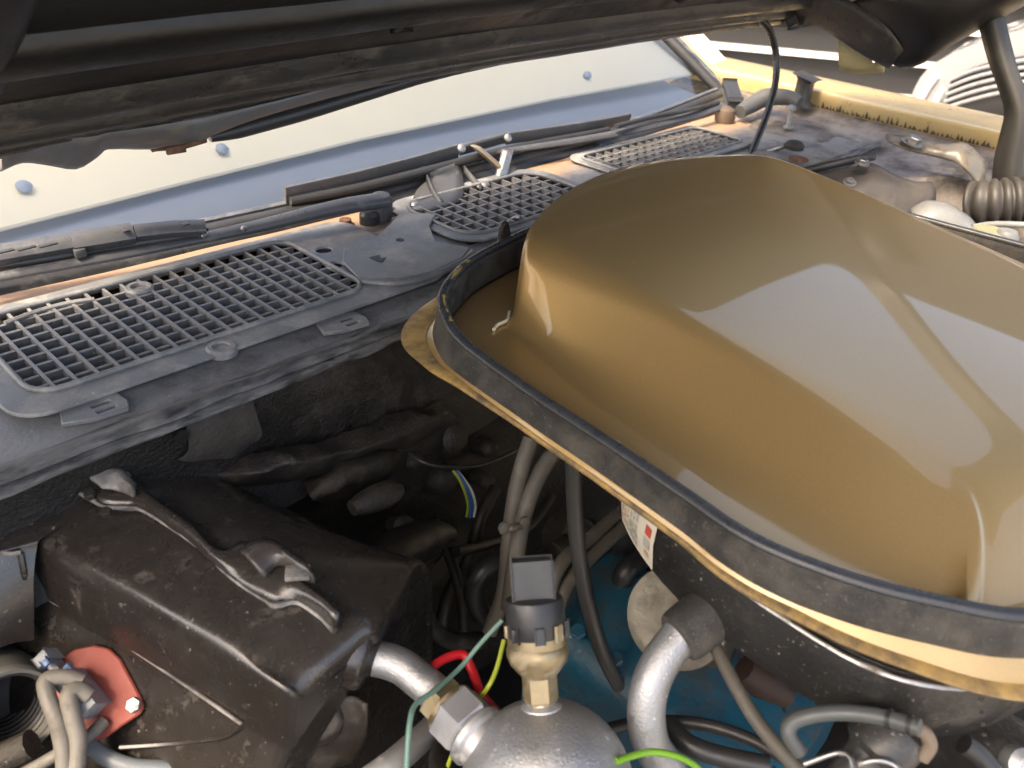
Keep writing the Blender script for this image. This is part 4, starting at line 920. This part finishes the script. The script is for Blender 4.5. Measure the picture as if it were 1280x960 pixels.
# ================================================================== AC plumbing
dr = thing('receiver_drier', 'dented silver domed can with brass topped pressure port', 'canister', W(690, 1005, z=-.30))
DC = W(684, 985, z=-.112)
DR = .0535
prof = [(DR, -.22), (DR, -.02)] + [(DR * math.cos(a), DR * .96 * math.sin(a)) for a in [rad(k * 7.5) for k in range(12)]] + [(.0005, DR * .96)]
lathe('can', DC, ZU, prof, ALU, dr, 40, smooth=80)
SA = (-R.col[1] - R.col[0] * .07).normalized()          # the switch leans back, away from the camera
tp = DC + SA * DR * .95
lathe('port_weld', tp - SA * .004, SA, [(.014, 0), (.0125, .004), (.009, .006), (.008, .009)], ALUD, dr, 18)
sw_ = thing('pressure_switch', 'brass pressure switch with black cap and flat plug on the silver can', 'switch', tp)
hexnut('hex_body', tp + SA * .002, SA, .0108, .020, BRASS, sw_, rot=.4)
lathe('brass_collar', tp + SA * .019, SA, [(.011, 0), (.0135, .003), (.0175, .008), (.0192, .013), (.0192, .017), (.018, .019), (.0183, .021), (.0183, .025), (.017, .026)], BRASS, sw_, 32, smooth=35)
lathe('black_cap', tp + SA * .043, SA, [(.0175, 0), (.0185, .002), (.0185, .020), (.0175, .023), (.013, .0245)], WBLK, sw_, 28, smooth=35)
vdir = (-R.col[2] + SA * SA.dot(R.col[2])).normalized(); sdir = vdir.cross(SA)
for a in (-.75, -.1, .7, -1.4, 1.4):
    dd = vdir * math.cos(a) + sdir * math.sin(a)
    box('cap_notch', tp + SA * .0475 + dd * .0183, (dd.cross(SA), dd, SA), (.005, .003, .008), BRASS if a in (-.75, 1.4) else WBLK, sw_, .0008)
box('plug', tp + SA * .074, (sdir, vdir, SA), (.024, .018, .030), mat('charcoal plug', (.035, .036, .038), .5, 0, (.05, .05, .05), 60, .5), sw_, .0012)

pf = thing('suction_fitting', 'brass nut and bright aluminium hex joining bent pipe to silver can', 'fitting', W(580, 905, z=-.10))
fa, fb = W(540, 862, z=-.098), W(622, 946, z=-.100)
fx = (fb - fa).normalized(); FL = (fb - fa).length
hexnut('brass_nut', fa + fx * FL * .10, fx, .0165, FL * .17, BRASS, pf, rot=.2)
hexnut('aluminium_hex', fa + fx * FL * .30, fx, .0200, FL * .34, ALUD, pf, rot=.35)
lathe('ferrule', fa + fx * FL * .64, fx, [(.019, 0), (.0205, .002), (.0205, .006), (.018, .008), (.018, .020)], ALUD, pf, 26)
lathe('washer', fa + fx * FL * .26, fx, [(.0155, 0), (.0175, .001), (.0175, .004), (.0155, .005)], BRASS, pf, 26)
tag(tube('evaporator_pipe', [W(446, 822, z=-.092), W(470, 823, z=-.093), (W(500, 832, z=-.095)), W(524, 850, z=-.097), fa + fx * FL * .02, fa + fx * FL * .14], .0118, ALU, None, 20, 6), 'short bent aluminium pipe leaving the heater case towards the brass nut', 'pipe')
tag(tube('lower_pipe', [W(a, b, z=c) for a, b, c in ((440, 990, -.16), (490, 955, -.16), (530, 920, -.17), (545, 905, -.18))], .0095, ALUD, None, 14, 4), 'dull aluminium pipe passing low behind the hex fitting', 'pipe')
tag(tube('lower_hose', [W(a, b, z=c) for a, b, c in ((556, 985, -.15), (552, 950, -.16), (560, 925, -.18), (575, 900, -.22))], .009, BAYBLK, None, 12, 4), 'black hose dropping down beside the hex fitting', 'hose')

rt = thing('suction_line', 'curved aluminium pipe entering a black rubber sleeve at the air cleaner', 'pipe', W(812, 950, z=-.13))
pp = [W(858, 782, z=-.040), W(846, 800, z=-.046), W(828, 824, z=-.054), W(813, 856, z=-.066), W(808, 890, z=-.082), W(812, 925, z=-.100), W(826, 950, z=-.118), W(850, 985, z=-.14)]
tube('pipe', pp, .0122, ALU, rt, 20, 6)
s0, s1 = W(893, 762, z=-.034), W(838, 806, z=-.047)
lathe('rubber_sleeve', s0, (s1 - s0), [(.0185, -.012), (.0185, .0), (.0178, (s1 - s0).length * .72), (.0165, (s1 - s0).length * .82), (.0125, (s1 - s0).length * .84)], RUBBER, rt, 26, smooth=45)
lathe('clamp_ring', s0, (s1 - s0), [(.021, -.010), (.0215, -.004), (.0205, .0)], PANM, rt, 26, smooth=45)
tag(tube('lime_wire', [W(a, b, z=c) for a, b, c in ((770, 952, -.075), (790, 945, -.078), (815, 940, -.080), (845, 945, -.083), (866, 955, -.09), (880, 968, -.10))], .0022, LIMEW, None, 8, 6), 'lime green wire looped round the foot of the curved pipe', 'wire')
for pts, m_, lb, r_w in (
        (((628, 775, -.06), (600, 805, -.075), (575, 835, -.085), (545, 862, -.08), (520, 880, -.075), (512, 905, -.075), (508, 960, -.09)), GREENW, 'grey green wire running from the pressure switch over the brass nut', .0017),
        (((630, 800, -.07), (620, 838, -.08), (608, 862, -.088), (585, 890, -.12), (570, 930, -.14), (550, 985, -.15)), YGW, 'olive wire hanging from the pressure switch behind the hex fitting', .0016),
        (((530, 850, -.10), (548, 828, -.098), (578, 818, -.10), (590, 838, -.105), (602, 868, -.11), (622, 892, -.12)), REDW, 'bright red wire arched over the brass nut', .0034)):
    tag(tube('wire', [W(a, b, z=c) for a, b, c in pts], r_w, m_, None, 8, 6), lb, 'wire')

# ================================================================== engine
en = thing('engine', 'teal painted engine top sitting low under the air cleaner', 'engine', (.6, .1, -.6))
def ez(px, py, z): return W(px, py, z=z)
loft('valve_cover', [[(.395, y, -.34), (.398, y, -.215), (.405, y, -.195), (.42, y, -.186), (.50, y, -.176), (.515, y, -.182), (.522, y, -.2), (.525, y, -.34)] for y in (.30, .295, .27, .18, .09, .075, .07)], TEAL, en, (3, 2), smooth=60, cap=True)
box('cylinder_head', (.52, .0, -.30), (XU, YU, ZU), (.2, .56, .12), BAYBLK, en, .012)
box('block', (.72, .0, -.46), (XU, YU, ZU), (.42, .56, .26), BAYBLK, en, .02)
box('intake_manifold', (.70, .05, -.19), (XU, YU, ZU), (.30, .5, .12), BAYBLK, en, .02)
loft('cover_rail', [[ez(a, b, c) for a, b, c in ((700, 775, -.185), (740, 800, -.19), (790, 838, -.19), (850, 870, -.192))], [ez(a, b, c) for a, b, c in ((695, 800, -.2), (735, 822, -.2), (785, 858, -.2), (850, 888, -.2))]], TEAL, en, (2, 4), thick=.012, smooth=60)
for a, b in ((722, 792), (768, 826)): bolt(en, ez(a, b, -.178), (-.2, -.1, 1), .007, TEAL, washer=False)
lathe('carburettor', (.69, .08, -.17), ZU, [(.11, 0), (.11, .06), (.12, .10)], GREY, en, 24)
lathe('manifold_bell', (.47, .17, -.17), ZU, [(.02, 0), (.02, .05)], GREY, en, 12)
egr = thing('vacuum_canister', 'round tan plated vacuum canister behind the rubber sleeve', 'canister', W(850, 775, z=-.09))
eb = W(846, 772, z=-.082); eax = (CAM - eb).normalized() + Vector((-.35, .1, -.1))
lathe('shell', eb, eax, [(.020, -.03), (.034, -.012), (.0365, -.005), (.0375, -.001), (.0365, .002), (.030, .003), (.026, .0015), (.012, .004), (.004, .0045)], TANM, egr, 36, smooth=40)
tag(tube('rust_bracket', [W(a, b, z=c) for a, b, c in ((930, 835, -.10), (955, 852, -.11), (985, 872, -.12))], [.010, .013, .008], mat('dark rust', (.03, .012, .007), .7, 0, (.015, .008, .006), 50, .6), None, 10, 4), 'rusty brown bracket showing under the air cleaner pan', 'bracket')

def hose(name, pts, r, m_, lb, cat='hose', grp=None, seg=12):
    o = tube(name, [W(a, b, y=c) for a, b, c in pts], r, m_, None, seg, 6); return tag(o, lb, cat, grp)
hose('vacuum_hose', ((664, 548, .36), (652, 585, .355), (643, 625, .35), (636, 680, .34), (630, 740, .33), (612, 790, .33)), .0072, TANH, 'straighter of two tan vacuum hoses tied together behind the pressure switch')
hose('vacuum_hose', ((700, 558, .345), (682, 580, .345), (664, 615, .342), (652, 655, .336), (645, 700, .325), (636, 760, .32)), .0076, TANH, 'curved one of two tan vacuum hoses tied together behind the pressure switch')
ht = thing('hose_tie', 'small tan tie clamping the two tan vacuum hoses', 'tie', W(643, 662, y=.333))
tube('band', [W(a, b, y=c) for a, b, c in ((628, 664, .337), (640, 660, .325), (656, 655, .327), (660, 650, .335))], .0032, TANH, ht, 8, 4)
lathe('button', W(629, 659, y=.33), (-.3, -1, .3), [(.005, 0), (.005, .003), (.002, .004)], TANH, ht, 10)
lathe('button', W(654, 652, y=.325), (-.3, -1, .3), [(.005, 0), (.005, .003), (.002, .004)], TANH, ht, 10)
hose('black_hose', ((717, 572, .275), (718, 620, .27), (721, 670, .262), (728, 720, .25), (740, 775, .235), (757, 825, .22), (782, 868, .205), (815, 895, .19)), .0062, mat('satin black hose', (.03, .029, .027), .35, 0, (.04, .038, .034), 30, .6), 'long black hose dropping from the gold flange to the teal engine')
hose('vacuum_hose', ((800, 622, .30), (770, 645, .30), (735, 675, .295), (705, 700, .29), (690, 730, .285), (684, 770, .28)), .0062, TANH, 'upper of two grey hoses slanting towards the air cleaner')
hose('vacuum_hose', ((800, 640, .29), (775, 663, .288), (745, 690, .285), (715, 722, .28), (700, 752, .275), (690, 790, .27)), .0062, TANH, 'lower of two grey hoses slanting towards the air cleaner')
vc = thing('vacuum_motor', 'grey two part vacuum motor behind the slanting hoses', 'motor', W(728, 670, y=.33))
vb = W(724, 678, y=.335)
lathe('cup', vb, (-.2, -.9, .35), [(.024, -.03), (.024, -.002), (.02, .002), (.012, .004)], GREY, vc, 20)
lathe('disc', W(735, 690, y=.345), (-.2, -.9, .35), [(.034, -.008), (.035, 0), (.026, .004)], GREY, vc, 24)
box('port_block', W(706, 690, y=.33), (XU, YU, ZU), (.022, .02, .026), GREY, vc, .003)
hose('heater_hose', ((700, 694, .36), (660, 705, .37), (620, 705, .38), (595, 725, .385), (598, 760, .385), (625, 790, .38)), .0105, RUBN, 'thick black heater hose curling behind the pressure switch')
hose('heater_hose', ((790, 690, .30), (765, 706, .30), (735, 725, .305), (700, 740, .31)), .007, RUBN, 'black hose crossing under the two slanting hoses')
hose('thick_loop', ((800, 700, .27), (782, 715, .27), (775, 745, .27), (782, 775, .27), (800, 800, .265)), .010, RUBN, 'short thick black hose loop beside the tan canister')
def lead(name, pts, r, m_, lb, cat='lead'):
    return tag(tube(name, [W(a, b, z=c) for a, b, c in pts], r, m_, None, 12, 6), lb, cat)
lead('ignition_lead', ((890, 800, -.052), (905, 830, -.056), (922, 862, -.060), (945, 900, -.066), (970, 932, -.072), (1000, 965, -.08)), .0046, TANH, 'brown ignition lead hanging below the rubber sleeve')
lead('ignition_lead', ((745, 915, -.15), (790, 905, -.145), (840, 902, -.14), (890, 908, -.135), (940, 925, -.13), (985, 950, -.125)), .0046, RUBN, 'black ignition lead lying over the teal engine')
lead('ignition_lead', ((835, 905, -.13), (860, 930, -.13), (900, 945, -.13), (960, 958, -.13)), .007, RUBN, 'thick black lead lying low over the teal engine')
dc = thing('wire_connector_cluster', 'black wiring plug with clipped cables below the air cleaner pan', 'connector', W(1090, 950, z=-.05))
lc = [W(a, b, z=c) for a, b, c in ((1000, 940, -.045), (986, 918, -.036), (992, 902, -.030), (1020, 893, -.023), (1060, 891, -.017), (1105, 897, -.011), (1150, 910, -.004))]
tube('loop_cable', lc, .0046, mat('grey cable', (.09, .095, .09), .45, 0, (.06, .066, .066), 30, .6), dc, 10, 6)
for a, b, c in ((1112, 899, -.010), (1138, 906, -.006)):
    lathe('cable_clip', W(a, b, z=c), lc[-1] - lc[-2], [(.0056, -.001), (.0056, .001)], RUBN, dc, 12)
tube('cable_hook', [W(a, b, z=c) for a, b, c in ((1140, 908, -.010), (1156, 916, -.012), (1162, 932, -.018), (1152, 948, -.026))], .004, mat('brown cable', (.16, .12, .085), .5), dc, 8, 5)
k0, k1 = W(1052, 985, z=-.055), W(1125, 905, z=-.022); kl = (k1 - k0).length
lathe('plug_body', k0, k1 - k0, [(.012, 0), (.0125, kl * .4), (.014, kl * .5), (.0185, kl * .58), (.019, kl * .85), (.016, kl * .97), (.010, kl)], mat('dusty black plug', (.02, .02, .02), .4, 0, (.05, .048, .045), 40, .6, dirt=(.13, .12, .11), dscale=60, damt=.3, speck=(.25, .23, .2)), dc, 16, smooth=30)
tube('bail_wire', [W(a, b, z=c) for a, b, c in ((1005, 955, -.045), (1035, 944, -.036), (1050, 941, -.032), (1062, 946, -.030), (1066, 960, -.032))], .0017, STEEL, dc, 8, 5)
tube('bail_wire', [W(a, b, z=c) for a, b, c in ((1072, 955, -.026), (1095, 950, -.022), (1115, 955, -.022), (1130, 968, -.024))], .0017, STEEL, dc, 8, 5)
lead('ignition_lead', ((1205, 930, -.045), (1225, 945, -.05), (1250, 975, -.06)), .006, RUBN, 'black lead dropping below the front of the air cleaner pan')
tag(lathe('silver_plug', W(1265, 952, z=-.06), (-.4, -.6, .6), [(.010, 0), (.010, .008), (.006, .012)], ALUD, None, 14), 'small silver cap below the front of the air cleaner pan', 'cap')

# ================================================================== driver side of the bay
tag(tube('corrugated_duct', [W(a, b, x=x) for a, b, x in ((1212, 256, 1.30), (1235, 254, 1.30), (1262, 252, 1.31), (1300, 248, 1.33), (1350, 240, 1.36))], .034, HOSEB, None, 24, 8, corr=(.0125, .0045)), 'brown black corrugated duct by the driver side fender', 'duct')
bj = thing('plenum_box', 'dark brown dented box behind the scoop beside the inner fender', 'box', W(1120, 230, x=1.25))
loft('shell', [IF([(1015, 212, 1.22), (1060, 212, 1.24), (1090, 205, 1.26), (1130, 225, 1.28), (1165, 228, 1.30)]), IF([(1015, 240, 1.18), (1060, 232, 1.20), (1095, 232, 1.22), (1135, 238, 1.25), (1168, 240, 1.28)]), IF([(1015, 290, 1.16), (1060, 290, 1.18), (1095, 290, 1.20), (1135, 295, 1.22), (1170, 300, 1.26)])], mat('brown dented steel', (.06, .05, .042), .5, .1, (.035, .03, .026), 14, .6, topdust=(.15, .13, .11), bump=.3), bj, (4, 4), thick=.004, jitter=.004, jscale=25, smooth=70)
tube('gasket_strip', IF([(1000, 215, 1.2), (1040, 206, 1.22), (1075, 198, 1.25), (1092, 196, 1.27)]), .006, RUBN, bj, 8, 4)
bolt(bj, W(1078, 203, x=1.22), (-.2, -.2, 1), .007, STEEL)
bolt(bj, W(1062, 228, x=1.18), (-.4, -.2, 1), .006, STEEL)
lk = thing('wiper_linkage', 'small grey linkage rod and knuckle beside the driver side cowl grille', 'linkage', W(990, 185, x=1.33))
tube('rod', IF([(950, 192, 1.3), (975, 184, 1.32), (990, 180, 1.33)]), .005, STEEL, lk, 8, 3)
lathe('knuckle', W(992, 186, x=1.31), ZU, [(.016, 0), (.017, .006), (.011, .012), (.004, .014)], GREY, lk, 14)
lathe('rust_pad', W(998, 200, x=1.27), ZU, [(.016, 0), (.015, .003), (.006, .004)], RUST, lk, 14)
tag(tube('drain_tube', IF([(925, 140, 1.42), (938, 132, 1.45), (958, 122, 1.48), (985, 122, 1.5), (1000, 128, 1.5)]), [.012, .015, .017, .014, .010], mat('faded grey rubber', (.085, .085, .083), .55, 0, (.06, .06, .06), 30, .6), None, 14, 5), 'faded grey rubber drain tube tucked in the cowl corner', 'tube')
rv_ = thing('reservoir', 'dirty white plastic reservoir lid beyond the scoop seal', 'reservoir', W(1190, 280, x=1.12))
loft('lid', [IF([(1138, 262, 1.12), (1158, 252, 1.14), (1185, 256, 1.15), (1205, 268, 1.16), (1218, 280, 1.16)]), IF([(1140, 272, 1.08), (1162, 262, 1.09), (1188, 268, 1.1), (1206, 280, 1.11), (1220, 288, 1.12)]), IF([(1150, 300, 1.07), (1165, 300, 1.08), (1190, 310, 1.09), (1208, 312, 1.1), (1225, 316, 1.12)])], WHITEP, rv_, (4, 4), thick=.004, jitter=.002, jscale=60, smooth=70)
lathe('yellow_cap', W(1238, 296, x=1.08), ZU, [(.026, -.02), (.026, 0), (.02, .008), (.008, .01)], YELP, rv_, 18)
lathe('clear_cap', W(1256, 300, x=1.08), ZU, [(.014, -.02), (.014, .006), (.010, .012)], WHITEP, rv_, 14)
tube('seam_rail', IF([(1215, 284, 1.12), (1245, 280, 1.14), (1300, 282, 1.16)]), .004, WHITEP, rv_, 8, 3)
box('body', W(1260, 372, x=1.12), (XU, YU, ZU), (.12, .14, .10), WHITEP, rv_, .01)
